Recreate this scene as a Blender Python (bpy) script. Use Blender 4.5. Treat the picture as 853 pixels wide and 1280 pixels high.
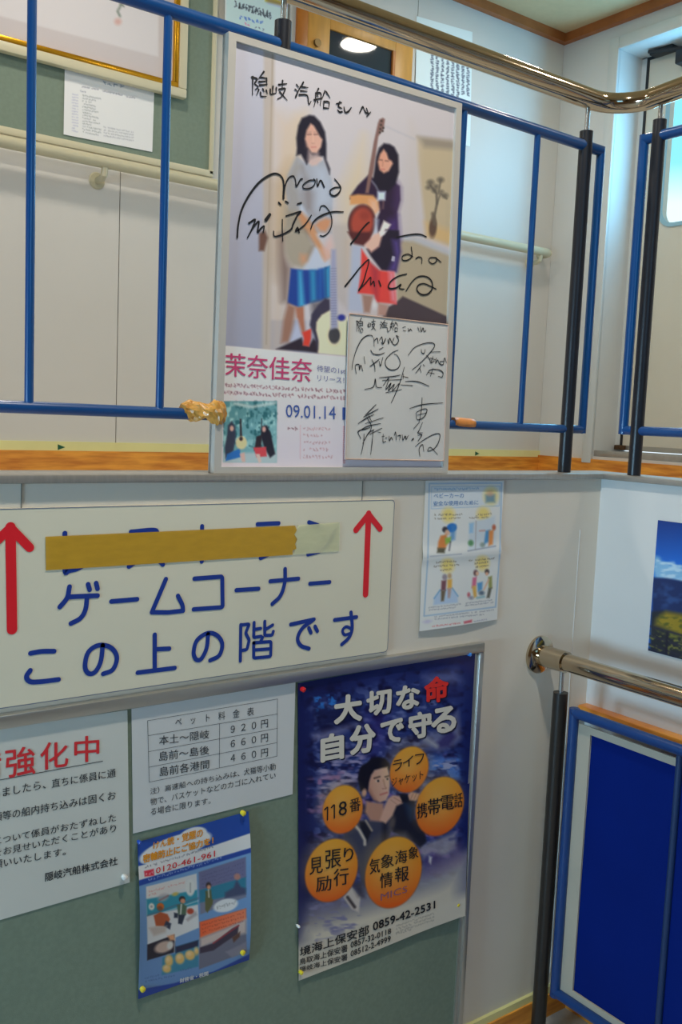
import bpy, bmesh, math, random
import numpy as np
from mathutils import Vector, Matrix
random.seed(7); np.random.seed(7)
for o in list(bpy.data.objects): bpy.data.objects.remove(o)
SC = bpy.context.scene; COL = SC.collection

# ---------------------------------------------------------------- camera
EZ = 1.395                     # eye height over the lower landing floor
FPX = 1166.28                  # focal length in pixels of an 853 x 1280 image
YAW, PIT, ROL = [math.radians(a) for a in (36.425, 5.785, 2.4135)]
_fw = np.array([math.sin(YAW)*math.cos(PIT), math.cos(YAW)*math.cos(PIT), -math.sin(PIT)])
_r0 = np.array([math.cos(YAW), -math.sin(YAW), 0.0]); _u0 = np.cross(_r0, _fw)
_rt = _r0*math.cos(ROL) + _u0*math.sin(ROL); _up = -_r0*math.sin(ROL) + _u0*math.cos(ROL)
cd = bpy.data.cameras.new('camera'); cam = bpy.data.objects.new('camera', cd); COL.objects.link(cam)
cd.sensor_fit = 'VERTICAL'; cd.sensor_height = 36; cd.lens = FPX/1280*36; cd.clip_start = 0.02
cam.matrix_world = Matrix(((_rt[0], _up[0], -_fw[0], 0), (_rt[1], _up[1], -_fw[1], 0), (_rt[2], _up[2], -_fw[2], EZ), (0, 0, 0, 1)))
SC.camera = cam

# ---------------------------------------------------------------- world, lights, exposure
vs = SC.view_settings; vs.view_transform = 'Standard'; vs.look = 'None'; vs.gamma = 1; vs.use_curve_mapping = False
vs.exposure = 0.0
wd = bpy.data.worlds.new('sky'); SC.world = wd; wd.use_nodes = True
nt = wd.node_tree; nt.nodes.clear()
wo = nt.nodes.new('ShaderNodeOutputWorld'); wb = nt.nodes.new('ShaderNodeBackground')
tc = nt.nodes.new('ShaderNodeTexCoord'); sx = nt.nodes.new('ShaderNodeSeparateXYZ'); cr = nt.nodes.new('ShaderNodeValToRGB')
nt.links.new(tc.outputs['Generated'], sx.inputs[0]); nt.links.new(sx.outputs['Z'], cr.inputs[0])
nt.links.new(cr.outputs[0], wb.inputs[0]); nt.links.new(wb.outputs[0], wo.inputs[0])
cr.color_ramp.elements[0].position = 0.0; cr.color_ramp.elements[0].color = (0.80, 0.93, 1.0, 1)
cr.color_ramp.elements[1].position = 1.0; cr.color_ramp.elements[1].color = (0.10, 0.42, 0.75, 1)
e = cr.color_ramp.elements.new(0.225); e.color = (0.78, 0.95, 1.0, 1)
e = cr.color_ramp.elements.new(0.262); e.color = (0.27, 0.78, 0.92, 1)
wb.inputs[1].default_value = 1.25

def area(name, loc, target, sx_, sy_, power, color, spread=180):
    d = bpy.data.lights.new(name, 'AREA'); d.shape = 'RECTANGLE'; d.size = sx_; d.size_y = sy_
    d.energy = power; d.color = color; d.spread = math.radians(spread)
    o = bpy.data.objects.new(name, d); COL.objects.link(o); o.location = loc
    o.rotation_euler = (Vector(target)-Vector(loc)).to_track_quat('-Z', 'Y').to_euler()
    return o
WARM = (1.0, 0.93, 0.82); BLUE = (0.45, 0.76, 1.0)
CEIL = EZ + 1.718
area('window_light_rear', (0.3, -2.5, 2.35), (1.2, 2.9, 2.1), 1.5, 0.8, 11, (0.26, 0.62, 1.0))
area('window_light_side', (-2.2, 0.75, 1.05), (1.8, 1.2, 0.95), 0.7, 0.6, 22, (0.42, 0.74, 1.0), 110)
area('door_window_light', (3.43, 2.28, EZ+1.15), (0.0, 2.28, EZ+1.15), 0.34, 0.5, 9, (0.17, 0.62, 1.0))

# ---------------------------------------------------------------- helpers
def ray(px, py):
    px = np.asarray(px, float); py = np.asarray(py, float)
    return _fw*FPX + px[..., None]*0 + _rt*(px[..., None]-426.5) - _up*(py[..., None]-640)
def Wn(px, py, ax, val):                      # the point of the plane axis = val that is seen at a pixel of the photograph
    d = ray(px, py); v = val - (EZ if ax == 2 else 0)
    P = d*(v/d[..., ax])[..., None]; P[..., 2] += EZ
    return P
def W(px, py, ax, val): return Vector(Wn(np.array(px, float), np.array(py, float), ax, val).tolist())
def proj(P):
    q = P - np.array([0, 0, EZ]); zc = q@_fw
    return 426.5 + FPX*(q@_rt)/zc, 640 - FPX*(q@_up)/zc
def lin(c):
    c = np.asarray(c, float)/255.0
    return np.where(c <= 0.04045, c/12.92, ((c+0.055)/1.055)**2.4)
def rgba(c, k=1.0):
    l = np.clip(lin(c)/k, 0, 0.92); return (float(l[0]), float(l[1]), float(l[2]), 1)

MATS = {}
def mat(name, col, rough=0.6, metal=0.0, noise=0.0, nscale=40, bump=0.0, bscale=200, coat=0.0, spec=0.5, alpha=1.0, k=1.0, emit=None, estr=1.0, vec=None, col2=None):
    if name in MATS: return MATS[name]
    m = bpy.data.materials.new(name); m.use_nodes = True; n = m.node_tree; b = n.nodes['Principled BSDF']
    c = rgba(col, k); b.inputs['Base Color'].default_value = c
    b.inputs['Roughness'].default_value = rough; b.inputs['Metallic'].default_value = metal
    b.inputs['Specular IOR Level'].default_value = spec; b.inputs['Coat Weight'].default_value = coat
    b.inputs['Coat Roughness'].default_value = 0.08; b.inputs['Alpha'].default_value = alpha
    if emit is not None:
        b.inputs['Emission Color'].default_value = rgba(emit); b.inputs['Emission Strength'].default_value = estr
    tcn = n.nodes.new('ShaderNodeTexCoord'); mp = n.nodes.new('ShaderNodeMapping'); n.links.new(tcn.outputs['Object'], mp.inputs[0])
    if vec: mp.inputs['Scale'].default_value = vec
    if noise > 0:
        t = n.nodes.new('ShaderNodeTexNoise'); t.inputs['Scale'].default_value = nscale; t.inputs['Detail'].default_value = 4
        n.links.new(mp.outputs[0], t.inputs['Vector'])
        mx = n.nodes.new('ShaderNodeMix'); mx.data_type = 'RGBA'
        c2 = rgba(col2, k) if col2 is not None else tuple(max(0, v*(1-noise)) for v in c[:3])+(1,)
        mx.inputs['A'].default_value = c; mx.inputs['B'].default_value = c2
        mr = n.nodes.new('ShaderNodeMapRange'); mr.inputs['From Min'].default_value = 0.35; mr.inputs['From Max'].default_value = 0.65
        n.links.new(t.outputs['Fac'], mr.inputs[0]); n.links.new(mr.outputs[0], mx.inputs['Factor'])
        n.links.new(mx.outputs['Result'], b.inputs['Base Color'])
    if bump > 0:
        t = n.nodes.new('ShaderNodeTexNoise'); t.inputs['Scale'].default_value = bscale; t.inputs['Detail'].default_value = 3
        n.links.new(mp.outputs[0], t.inputs['Vector'])
        bp = n.nodes.new('ShaderNodeBump'); bp.inputs['Strength'].default_value = bump; bp.inputs['Distance'].default_value = 0.002
        n.links.new(t.outputs['Fac'], bp.inputs['Height']); n.links.new(bp.outputs[0], b.inputs['Normal'])
    MATS[name] = m; return m
def printmat(name, rough=0.45, coat=0.0):
    if name in MATS: return MATS[name]
    m = bpy.data.materials.new(name); m.use_nodes = True; n = m.node_tree; b = n.nodes['Principled BSDF']
    a = n.nodes.new('ShaderNodeAttribute'); a.attribute_name = 'ink'
    n.links.new(a.outputs['Color'], b.inputs['Base Color']); b.inputs['Roughness'].default_value = rough
    b.inputs['Specular IOR Level'].default_value = 0.3
    b.inputs['Coat Weight'].default_value = coat; b.inputs['Coat Roughness'].default_value = 0.12
    MATS[name] = m; return m

def link(o, parent=None):
    COL.objects.link(o)
    if parent is not None:
        o.parent = parent; o.matrix_parent_inverse = Matrix.Translation(-parent.location)
    return o
def mesh_obj(name, V, F, m, parent=None, smooth=False):
    me = bpy.data.meshes.new(name); me.from_pydata([tuple(map(float, v)) for v in V], [], F)
    me.materials.append(m)
    if smooth: me.polygons.foreach_set('use_smooth', [True]*len(me.polygons))
    me.update(); o = bpy.data.objects.new(name, me); return link(o, parent)
def bm_obj(name, bm, m, parent=None, smooth=False):
    bmesh.ops.recalc_face_normals(bm, faces=bm.faces)
    me = bpy.data.meshes.new(name); bm.to_mesh(me); bm.free(); me.materials.append(m)
    if smooth: 
        me.polygons.foreach_set('use_smooth', [True]*len(me.polygons)); me.set_sharp_from_angle(angle=math.radians(40))
    o = bpy.data.objects.new(name, me); return link(o, parent)
def box_bm(bm, a, b, bev=0.0):
    a = Vector(a); b = Vector(b); c = (a+b)/2; s = b-a
    r = bmesh.ops.create_cube(bm, size=1, matrix=Matrix.Translation(c) @ Matrix.Diagonal((abs(s.x), abs(s.y), abs(s.z), 1)))
    if bev > 0:
        vs_ = r['verts']; es = {e for v in vs_ for e in v.link_edges}
        bmesh.ops.bevel(bm, geom=list(es), offset=bev, segments=2, affect='EDGES', profile=0.5)
def box(name, a, b, m, parent=None, bev=0.0):
    bm = bmesh.new(); box_bm(bm, a, b, bev); return bm_obj(name, bm, m, parent, bev > 0)
def tube_bm(bm, pts, r, seg=20, cap=True):
    pts = [Vector(p) for p in pts]; n = len(pts); rs = r if hasattr(r, '__len__') else [r]*n
    rings = []; prev = None
    for i, p in enumerate(pts):
        t = (pts[min(i+1, n-1)]-pts[max(i-1, 0)]).normalized()
        if prev is None:
            a = t.orthogonal().normalized()
        else:
            a = (prev - t*prev.dot(t)).normalized()
        prev = a; b = t.cross(a)
        rings.append([bm.verts.new(p + (a*math.cos(2*math.pi*k/seg)+b*math.sin(2*math.pi*k/seg))*rs[i]) for k in range(seg)])
    for i in range(n-1):
        for k in range(seg):
            bm.faces.new((rings[i][k], rings[i][(k+1) % seg], rings[i+1][(k+1) % seg], rings[i+1][k]))
    if cap: bm.faces.new(rings[0][::-1]); bm.faces.new(rings[-1])
def tube(name, pts, r, m, parent=None, seg=20):
    bm = bmesh.new(); tube_bm(bm, pts, r, seg); return bm_obj(name, bm, m, parent, True)
def quad_prism(name, ptsf, thick, m, parent=None, axis=1):       # plate: front polygon pushed back along axis
    n = len(ptsf); d = [0, 0, 0]; d[axis] = thick
    V = [Vector(p) for p in ptsf] + [Vector(p)+Vector(d) for p in ptsf]
    bm = bmesh.new(); vv = [bm.verts.new(v) for v in V]
    bm.faces.new(vv[:n]); bm.faces.new(vv[n:][::-1])
    for i in range(n): bm.faces.new((vv[i], vv[(i+1) % n], vv[n+(i+1) % n], vv[n+i]))
    return bm_obj(name, bm, m, parent)
def empty(name, loc=(0, 0, 0)):
    o = bpy.data.objects.new(name, None); COL.objects.link(o); o.location = loc; o.empty_display_size = 0.05; return o
def tag(o, label=None, cat=None, group=None, kind=None):
    if label: o['label'] = label
    if cat: o['category'] = cat
    if group: o['group'] = group
    if kind: o['kind'] = kind
    return o
def thing(name, label, cat, loc=(0, 0, 0), group=None): return tag(empty(name, loc), label, cat, group)
def struct(o): o['kind'] = 'structure'; return o

# ---- a printed or written sheet hung on a plane: corners are read off the photograph, the picture on it is ink on its grid
class Sheet:
    def __init__(s, ax, val, tl, tr, br, bl, curl=None):
        s.ax, s.val, s.curl = ax, val, curl
        s.C = [Wn(np.array(float(p[0])), np.array(float(p[1])), ax, val) for p in (tl, tr, br, bl)]
        s.sg = -1.0
    def flat(s, u, v):
        A, B, C_, D = s.C; u = u[..., None]; v = v[..., None]
        return A*(1-u)*(1-v)+B*u*(1-v)+C_*u*v+D*(1-u)*v
    def at(s, u, v, off=0.0):
        P = s.flat(u, v); d = off + (s.curl(u, v) if s.curl else 0)
        P = P.copy(); P[..., s.ax] += s.sg*d; return P
    def uv(s, P):
        A, B, C_, D = s.C; i, j = ((0, 2) if s.ax == 1 else (1, 2))
        u = np.full(P.shape[:-1], .5); v = np.full(P.shape[:-1], .5)
        for _ in range(6):
            F = s.flat(u, v); eu = (B-A)*(1-v[..., None])+(C_-D)*v[..., None]; ev = (D-A)*(1-u[..., None])+(C_-B)*u[..., None]
            dx = P[..., i]-F[..., i]; dy = P[..., j]-F[..., j]
            det = eu[..., i]*ev[..., j]-eu[..., j]*ev[..., i]
            u = u+(dx*ev[..., j]-dy*ev[..., i])/det; v = v+(eu[..., i]*dy-eu[..., j]*dx)/det
        return u, v
    def hit(s, px, py, off=0.0005):
        px = np.asarray(px, float); py = np.asarray(py, float)
        d = ray(px, py); depth = np.full(px.shape, off)
        for _ in range(5 if s.curl else 1):
            val = s.val + s.sg*depth
            P = d*(val/d[..., s.ax])[..., None]; P[..., 2] += EZ
            if s.curl:
                u, v = s.uv(P); depth = off + s.curl(u, v)
        return P
    def grid(s, name, nx, ny, paint, k, m, parent=None):
        u, v = np.meshgrid(np.linspace(0, 1, nx), np.linspace(0, 1, ny)); P = s.at(u.ravel(), v.ravel())
        px, py = proj(P); pt = Paint(px, py); paint(pt)
        me = bpy.data.meshes.new(name); nv = nx*ny; nf = (nx-1)*(ny-1)
        me.vertices.add(nv); me.vertices.foreach_set('co', P.astype(np.float32).ravel())
        i = (np.arange(ny-1)[:, None]*nx + np.arange(nx-1)[None, :]).ravel()
        f = np.stack([i, i+nx, i+nx+1, i+1], 1) if s.ax == 1 else np.stack([i, i+nx, i+nx+1, i+1], 1)
        me.loops.add(nf*4); me.loops.foreach_set('vertex_index', f.ravel().astype(np.int32))
        me.polygons.add(nf); me.polygons.foreach_set('loop_start', np.arange(0, nf*4, 4, dtype=np.int32))
        me.polygons.foreach_set('loop_total', np.full(nf, 4, np.int32)); me.update(calc_edges=True)
        me.polygons.foreach_set('use_smooth', np.ones(nf, bool))
        a = me.color_attributes.new('ink', 'FLOAT_COLOR', 'POINT')
        c = np.ones((nv, 4), np.float32); c[:, :3] = np.clip(lin(np.clip(pt.C, 0, 255))/k, 0, 0.9)
        a.data.foreach_set('color', c.ravel())
        me.materials.append(m); o = bpy.data.objects.new(name, me); return link(o, parent)

def vnoise(x, y, seed):
    xi = np.floor(x).astype(int); yi = np.floor(y).astype(int); fx = x-xi; fy = y-yi
    fx = fx*fx*(3-2*fx); fy = fy*fy*(3-2*fy)
    def h(a, b):
        n = (a*374761393 + b*668265263 + seed*974711) & 0xffffffff
        n = ((n ^ (n >> 13))*1274126177) & 0xffffffff
        return ((n ^ (n >> 16)) & 0xffff)/65535.0
    return (h(xi, yi)*(1-fx)+h(xi+1, yi)*fx)*(1-fy)+(h(xi, yi+1)*(1-fx)+h(xi+1, yi+1)*fx)*fy
class Paint:
    def __init__(s, px, py): s.x, s.y = px, py; s.C = np.zeros((len(px), 3))+200.0; s.z = (0, 0, 1.0)
    def zoom(s, ox=0, oy=0, sc=1.0): s.z = (ox, oy, sc); return s
    def T(s, p):
        p = np.asarray(p, float); return np.stack([s.z[0]+p[..., 0]/s.z[2], s.z[1]+p[..., 1]/s.z[2]], -1)
    def mix(s, idx, a, col):
        c = col(s.x[idx], s.y[idx]) if callable(col) else np.asarray(col, float)
        a = a[:, None]; s.C[idx] = s.C[idx]*(1-a)+c*a
    def fill(s, col): s.mix(np.arange(len(s.x)), np.ones(len(s.x)), col)
    def poly(s, pts, col, soft=0.9, a=1.0):
        p = s.T(pts); m = soft+1
        idx = np.nonzero((s.x > p[:, 0].min()-m) & (s.x < p[:, 0].max()+m) & (s.y > p[:, 1].min()-m) & (s.y < p[:, 1].max()+m))[0]
        if not len(idx): return
        x = s.x[idx]; y = s.y[idx]; d = np.full(len(idx), 1e9); ins = np.zeros(len(idx), bool); n = len(p)
        for i in range(n):
            a0 = p[i]; b0 = p[(i+1) % n]; e_ = b0-a0; L = max(e_@e_, 1e-9)
            t = np.clip(((x-a0[0])*e_[0]+(y-a0[1])*e_[1])/L, 0, 1)
            d = np.minimum(d, np.hypot(x-a0[0]-t*e_[0], y-a0[1]-t*e_[1]))
            c = (a0[1] > y) != (b0[1] > y)
            with np.errstate(divide='ignore', invalid='ignore'):
                xx = (b0[0]-a0[0])*(y-a0[1])/(b0[1]-a0[1] if b0[1] != a0[1] else 1e-9)+a0[0]
            ins ^= c & (x < xx)
        sd = np.where(ins, d, -d); s.mix(idx, a*np.clip(sd/soft*0.5+0.5, 0, 1), col)
    def ell(s, cx, cy, rx, ry, col, rot=0, soft=0.9, a=1.0):
        c = s.T([cx, cy]); rx = rx/s.z[2]; ry = ry/s.z[2]; R_ = max(rx, ry)+soft+1
        idx = np.nonzero((abs(s.x-c[0]) < R_) & (abs(s.y-c[1]) < R_))[0]
        if not len(idx): return
        t = math.radians(rot); x = s.x[idx]-c[0]; y = s.y[idx]-c[1]
        X_ = x*math.cos(t)+y*math.sin(t); Y_ = -x*math.sin(t)+y*math.cos(t)
        sd = (1-np.hypot(X_/rx, Y_/ry))*min(rx, ry); s.mix(idx, a*np.clip(sd/soft*0.5+0.5, 0, 1), col)
    def line(s, pts, w, col, soft=0.8, a=1.0):
        p = s.T(pts); w = w/s.z[2]/2; m = w+soft+1
        idx = np.nonzero((s.x > p[:, 0].min()-m) & (s.x < p[:, 0].max()+m) & (s.y > p[:, 1].min()-m) & (s.y < p[:, 1].max()+m))[0]
        if not len(idx): return
        x = s.x[idx]; y = s.y[idx]; d = np.full(len(idx), 1e9)
        for i in range(len(p)-1):
            a0 = p[i]; e_ = p[i+1]-a0; L = max(e_@e_, 1e-9)
            t = np.clip(((x-a0[0])*e_[0]+(y-a0[1])*e_[1])/L, 0, 1)
            d = np.minimum(d, np.hypot(x-a0[0]-t*e_[0], y-a0[1]-t*e_[1]))
        s.mix(idx, a*np.clip((w-d)/soft*0.5+0.5, 0, 1), col)
    def blot(s, pts, col, sx_, sy_, seed, lo=.45, hi=.7, soft=2, a=1.0):      # noisy patches inside a polygon
        n = vnoise(s.x/sx_, s.y/sy_, seed)*.65+vnoise(s.x/sx_*2.1, s.y/sy_*2.1, seed+9)*.35
        keep = s.C.copy(); s.poly(pts, col, soft, a); f = np.clip((n-lo)/(hi-lo), 0, 1)[:, None]
        s.C = keep*(1-f)+s.C*f
    def script(s, p0, p1, h, col, seed, a=.75, cw=None):     # a line of print too small to read: irregular little strokes
        p0 = s.T(p0); p1 = s.T(p1); h = h/s.z[2]; zz = s.z; s.z = (0, 0, 1.0); rr = random.Random(seed)
        d = p1-p0; L = float(np.hypot(*d)); e_ = d/L; cw = cw or h*.95; n = int(L/cw); up = np.array([0, -1.0])
        for i in range(n):
            c = p0+e_*(i+.5)*L/n; r = rr.random()
            if r < .06: continue
            for _ in range(2 if h < 4 else 3):
                o1 = e_*rr.uniform(-.4, .4)*cw+up*rr.uniform(0, 1)*h; o2 = e_*rr.uniform(-.4, .4)*cw+up*rr.uniform(0, 1)*h
                s.line([c+o1, c+o2], max(.5, h*.16), col, .7, a)
        s.z = zz
def vgrad(y0, c0, y1, c1):
    c0 = np.array(c0, float); c1 = np.array(c1, float)
    return lambda x, y: c0+(c1-c0)*np.clip((y-y0)/(y1-y0), 0, 1)[:, None]
def grad(x0, y0, c0, x1, y1, c1):
    c0 = np.array(c0, float); c1 = np.array(c1, float); L = (x1-x0)**2+(y1-y0)**2
    return lambda x, y: c0+(c1-c0)*np.clip(((x-x0)*(x1-x0)+(y-y0)*(y1-y0))/L, 0, 1)[:, None]

# ---- lettering
_tc = {}
def glyphs(body, bold, res):
    key = (body, bold, res)
    if key not in _tc:
        c = bpy.data.curves.new('lettering_source', 'FONT'); c.body = body; c.resolution_u = res; c.offset = bold; c.fill_mode = 'FRONT'
        o = bpy.data.objects.new('lettering_source', c); COL.objects.link(o)
        dg = bpy.context.evaluated_depsgraph_get(); dg.update(); me = bpy.data.meshes.new_from_object(o.evaluated_get(dg))
        V = np.zeros(len(me.vertices)*3); me.vertices.foreach_get('co', V); V = V.reshape(-1, 3)[:, :2]
        F = [tuple(p.vertices) for p in me.polygons]
        bpy.data.objects.remove(o); bpy.data.curves.remove(c); bpy.data.meshes.remove(me)
        lo = V.min(0); hi = V.max(0); _tc[key] = ((V-lo)/(hi-lo), F)
    return _tc[key]
class Ink:                                     # gathers glyphs and pen strokes on one sheet, becomes ONE lettering part
    def __init__(s, sheet, off=0.0006): s.sh, s.off, s.V, s.F, s.n, s.z = sheet, off, [], [], 0, (0, 0, 1.0)
    def zoom(s, ox=0, oy=0, sc=1.0): s.z = (ox, oy, sc); return s
    def T(s, p):
        p = np.asarray(p, float); return np.stack([s.z[0]+p[..., 0]/s.z[2], s.z[1]+p[..., 1]/s.z[2]], -1)
    def add(s, P, F):
        s.V.append(P); s.F += [tuple(i+s.n for i in f) for f in F]; s.n += len(P)
    def lay(s):                                    # overlapping pieces of ink lie a hair above one another
        s.k = (getattr(s, 'k', 0)+1) % 12; return s.off+s.k*2e-5
    def text(s, body, tl, tr, br, bl, bold=0.0, res=2):
        g, F = glyphs(body, 0.0, res); q = s.T([tl, tr, br, bl]); a = g[:, :1]; b = 1-g[:, 1:]
        p = q[0]*(1-a)*(1-b)+q[1]*a*(1-b)+q[2]*a*b+q[3]*(1-a)*b
        h = float(np.hypot(*(q[3]-q[0]))); r = bold*h*(.75 if bold < .03 else .9)
        n = 1 if bold == 0 else (2 if bold < .015 else (4 if bold < .03 else 8))
        for i in range(n):
            t = 2*math.pi*i/n; d = np.array([math.cos(t), math.sin(t)])*r if n > 1 else np.zeros(2)
            s.add(s.sh.hit(p[:, 0]+d[0], p[:, 1]+d[1], s.lay()), F)
    def box(s, body, x0, y0, x1, y1, sl=0.0, bold=0.0, res=2):      # ink box of a word whose lines climb sl per pixel
        d = sl*(x1-x0)
        s.text(body, (x0, y0+max(d, 0)), (x1, y0-min(d, 0)), (x1, y1-max(d, 0)), (x0, y1+min(d, 0)), bold, res)
    def stroke(s, pts, w, smooth=True, seg=8):                       # round-ended pen stroke, w in metres
        q = s.T(pts)
        if smooth and len(q) > 2:
            P = np.vstack([2*q[0]-q[1], q, 2*q[-1]-q[-2]]); out = []
            for i in range(1, len(P)-2):
                for t in np.linspace(0, 1, 6, endpoint=False):
                    out.append(.5*((2*P[i])+(P[i+1]-P[i-1])*t+(2*P[i-1]-5*P[i]+4*P[i+1]-P[i+2])*t*t+(-P[i-1]+3*P[i]-3*P[i+1]+P[i+2])*t**3))
            q = np.array(out+[q[-1]])
        elif len(q) > 2:                                             # straight strokes: small rounded corners
            out = [q[0]]
            for i in range(1, len(q)-1):
                a, b, c = q[i-1], q[i], q[i+1]; la = np.hypot(*(a-b)); lc = np.hypot(*(c-b)); r = min(2.2, la*.4, lc*.4)
                p0 = b+(a-b)/la*r; p1 = b+(c-b)/lc*r
                out += [p0*(1-k)**2+2*b*k*(1-k)+p1*k*k for k in (0, .25, .5, .75, 1)]
            q = np.array(out+[q[-1]])
        X3 = s.sh.hit(q[:, 0], q[:, 1], s.lay()); n = len(X3); ax = s.sh.ax; i, j = ((0, 2) if ax == 1 else (1, 2))
        ws = w if hasattr(w, '__len__') else [w, w]; ww = np.interp(np.linspace(0, 1, n), np.linspace(0, 1, len(ws)), ws)/2
        D = X3[1:]-X3[:-1]; L = np.hypot(D[:, i], D[:, j])+1e-12; nx_ = -D[:, j]/L; ny_ = D[:, i]/L
        NX = np.r_[nx_[0], (nx_[1:]+nx_[:-1])/2, nx_[-1]]; NY = np.r_[ny_[0], (ny_[1:]+ny_[:-1])/2, ny_[-1]]
        m2 = np.maximum(NX**2+NY**2, .45); NX = NX/m2; NY = NY/m2
        A_ = X3.copy(); B_ = X3.copy(); A_[:, i] += NX*ww; A_[:, j] += NY*ww; B_[:, i] -= NX*ww; B_[:, j] -= NY*ww
        P = [*A_, *B_]; F = [(a, a+1, n+a+1, n+a) for a in range(n-1)]
        for e_, sg in ((0, 1), (n-1, -1)):                           # round caps
            c = X3[e_]; th = math.atan2(NY[e_]*sg, NX[e_]*sg); base = len(P); cap = []
            for k in range(1, seg//2+2):
                a = th+math.pi*k/(seg//2+2); v = c.copy(); v[i] += ww[e_]*math.cos(a); v[j] += ww[e_]*math.sin(a); P.append(v); cap.append(base+k-1)
            st_, en_ = (e_, n+e_) if sg == 1 else (n+e_, e_)
            F.append(tuple([st_]+cap+[en_]))
        s.add(np.array(P), F)
    def build(s, name, m, parent):
        o = mesh_obj(name, np.vstack(s.V), s.F, m, parent); s.V, s.F, s.n = [], [], 0; return o

# ================================================================ SETTING
YA, XB, YC, XD, YR, XR = 1.37, 1.75, 2.95, 3.30, 1.40, 1.775      # parapet face, right wall face, back wall, far right wall, rail planes
XL, YB = -2.3, -2.6                                                # left and rear walls of the stairwell
CAPZ = W(200, 588, 1, 1.45).z; FUP = EZ-0.225
m_wallA = mat('painted panel, cream grey', (228, 221, 207), .5, noise=.05, nscale=3, bump=.08, bscale=400)
m_wallB = mat('painted wall, white', (214, 214, 212), .5, noise=.03, nscale=3)
m_wallC = mat('back wall panel, off white', (214, 211, 206), .45, noise=.035, nscale=2.5)
m_shell = mat('stairwell panelling, brown', (150, 122, 92), .6, noise=.15, nscale=6)
m_joint = mat('panel joint, dark', (120, 116, 108), .8)
m_ceil = mat('ceiling, cream', (206, 186, 146), .7, noise=.05, nscale=30)
m_floor = mat('floor vinyl, pale grey', (200, 196, 188), .4, noise=.12, nscale=60)
m_wood = mat('wood trim, orange brown', (214, 146, 54), .45, noise=.3, nscale=7, vec=(1, 1, 9), col2=(176, 104, 34), coat=.15, k=.75)
m_cove = mat('cove wood, red brown', (158, 92, 44), .5, noise=.2, nscale=14, k=.8)
m_glow = mat('guide strip, pale yellow', (205, 200, 140), .5, noise=.05, nscale=12, k=.75)
m_green = mat('guide arrow, green', (20, 90, 60), .5)
m_cap = mat('brushed metal cap', (178, 174, 168), .35, .55, noise=.12, nscale=25, vec=(6, 1, 1))
m_alu = mat('aluminium', (190, 188, 182), .32, .8)
m_frame_cream = mat('moulding, cream', (196, 188, 160), .4, k=.8)

wa = struct(box('wall_front', (XL, YA, 0), (XB, YA+.085, CAPZ-.012), m_wallA))
x1 = W(26.5, 615, 1, YA).x; x2 = W(453, 612, 1, YA).x
for xa, za, zb in ((x1, CAPZ-.012, CAPZ-.075), (x2, CAPZ-.012, CAPZ-.075), (W(724, 683, 1, YA).x, CAPZ-.13, 0.10)):
    box('joint_strip', (xa-.0007, YA-.0012, zb), (xa+.0007, YA+.002, za), m_joint if xa < 1.5 else m_wallB, wa)
struct(box('wall_right', (XB, YB, 0), (XB+.085, YA+.085, CAPZ-.012), m_wallB))
# metal cap over both parapets
bm = bmesh.new(); box_bm(bm, (XL, YA-.014, CAPZ-.013), (XB+.09, YA+.088, CAPZ), .003)
box_bm(bm, (XB-.012, YB, CAPZ-.0132), (XB+.0885, YA+.02, CAPZ-.0002), .003)
struct(bm_obj('trim_1', bm, m_cap, None, True))
struct(box('floor', (XL-.1, YB-.1, -.1), (XB+.1, YA+.1, 0), m_floor))
fu = struct(box('floor_upper', (XL-.1, YA+.08, FUP-.08), (XD+.5, YC+.1, FUP), m_floor))
struct(box('floor_side', (XB+.08, YB-.1, FUP-.08), (XD+.5, YA+.08, FUP), m_floor))
struct(box('ceiling', (XL-.1, YB-.1, CEIL), (XD+.5, YC+.1, CEIL+.1), m_ceil))
# back wall: backing and jointed panels
wc = struct(box('wall_back', (XL, YC+.012, FUP-.1), (XD+.2, YC+.1, CEIL+.05), m_joint))
xj = W(150, 250, 1, YC).x; pitch = W(523, 12, 1, YC).x-xj; xs = [xj+pitch*k for k in range(-3, 3)]
xs = [XL]+[x for x in xs if XL+.1 < x < XD-.1]+[XD]
for a, b in zip(xs, xs[1:]): box('panel', (a+.0015, YC, FUP), (b-.0015, YC+.013, CEIL), m_wallC, wc)
# far right wall with the door recess
yo0, yo1 = 1.80, W(753, 400, 0, XD).y; zo0 = W(749, 562, 0, XD).z; zo1 = W(768, 65, 0, XD).z
wdx = struct(box('wall_far_right', (XD, yo1, FUP-.1), (XD+.16, YC+.1, CEIL+.05), m_wallB))
box('wall_above_door', (XD, yo0, zo1), (XD+.16, yo1, CEIL+.05), m_wallB, wdx)
box('wall_below_door', (XD, yo0, FUP-.1), (XD+.16, yo1, zo0-.03), m_wallB, wdx)
box('wall_beside_door', (XD, YB-.1, FUP-.1), (XD+.16, yo0, CEIL+.05), m_wallB, wdx)
m_case = mat('door casing, white', (206, 210, 210), .4)
bm = bmesh.new(); cw = .05
box_bm(bm, (XD-.0145, yo1, zo0-.06), (XD+.004, yo1+cw, zo1+cw), .003)
box_bm(bm, (XD-.0145, yo0-cw, zo0-.06), (XD+.004, yo0, zo1+cw), .003)
box_bm(bm, (XD-.0142, yo0+.0005, zo1), (XD+.004, yo1-.0005, zo1+cw), .003)
struct(bm_obj('trim_2', bm, m_case, None, True))
# rest of the stairwell shell, out of the picture
struct(box('wall_left', (XL-.1, YB-.1, 0), (XL, YC+.1, CEIL), m_shell))
struct(box('wall_rear', (XL-.1, YB-.1, 0), (XD+.2, YB, CEIL), m_shell))

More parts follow.
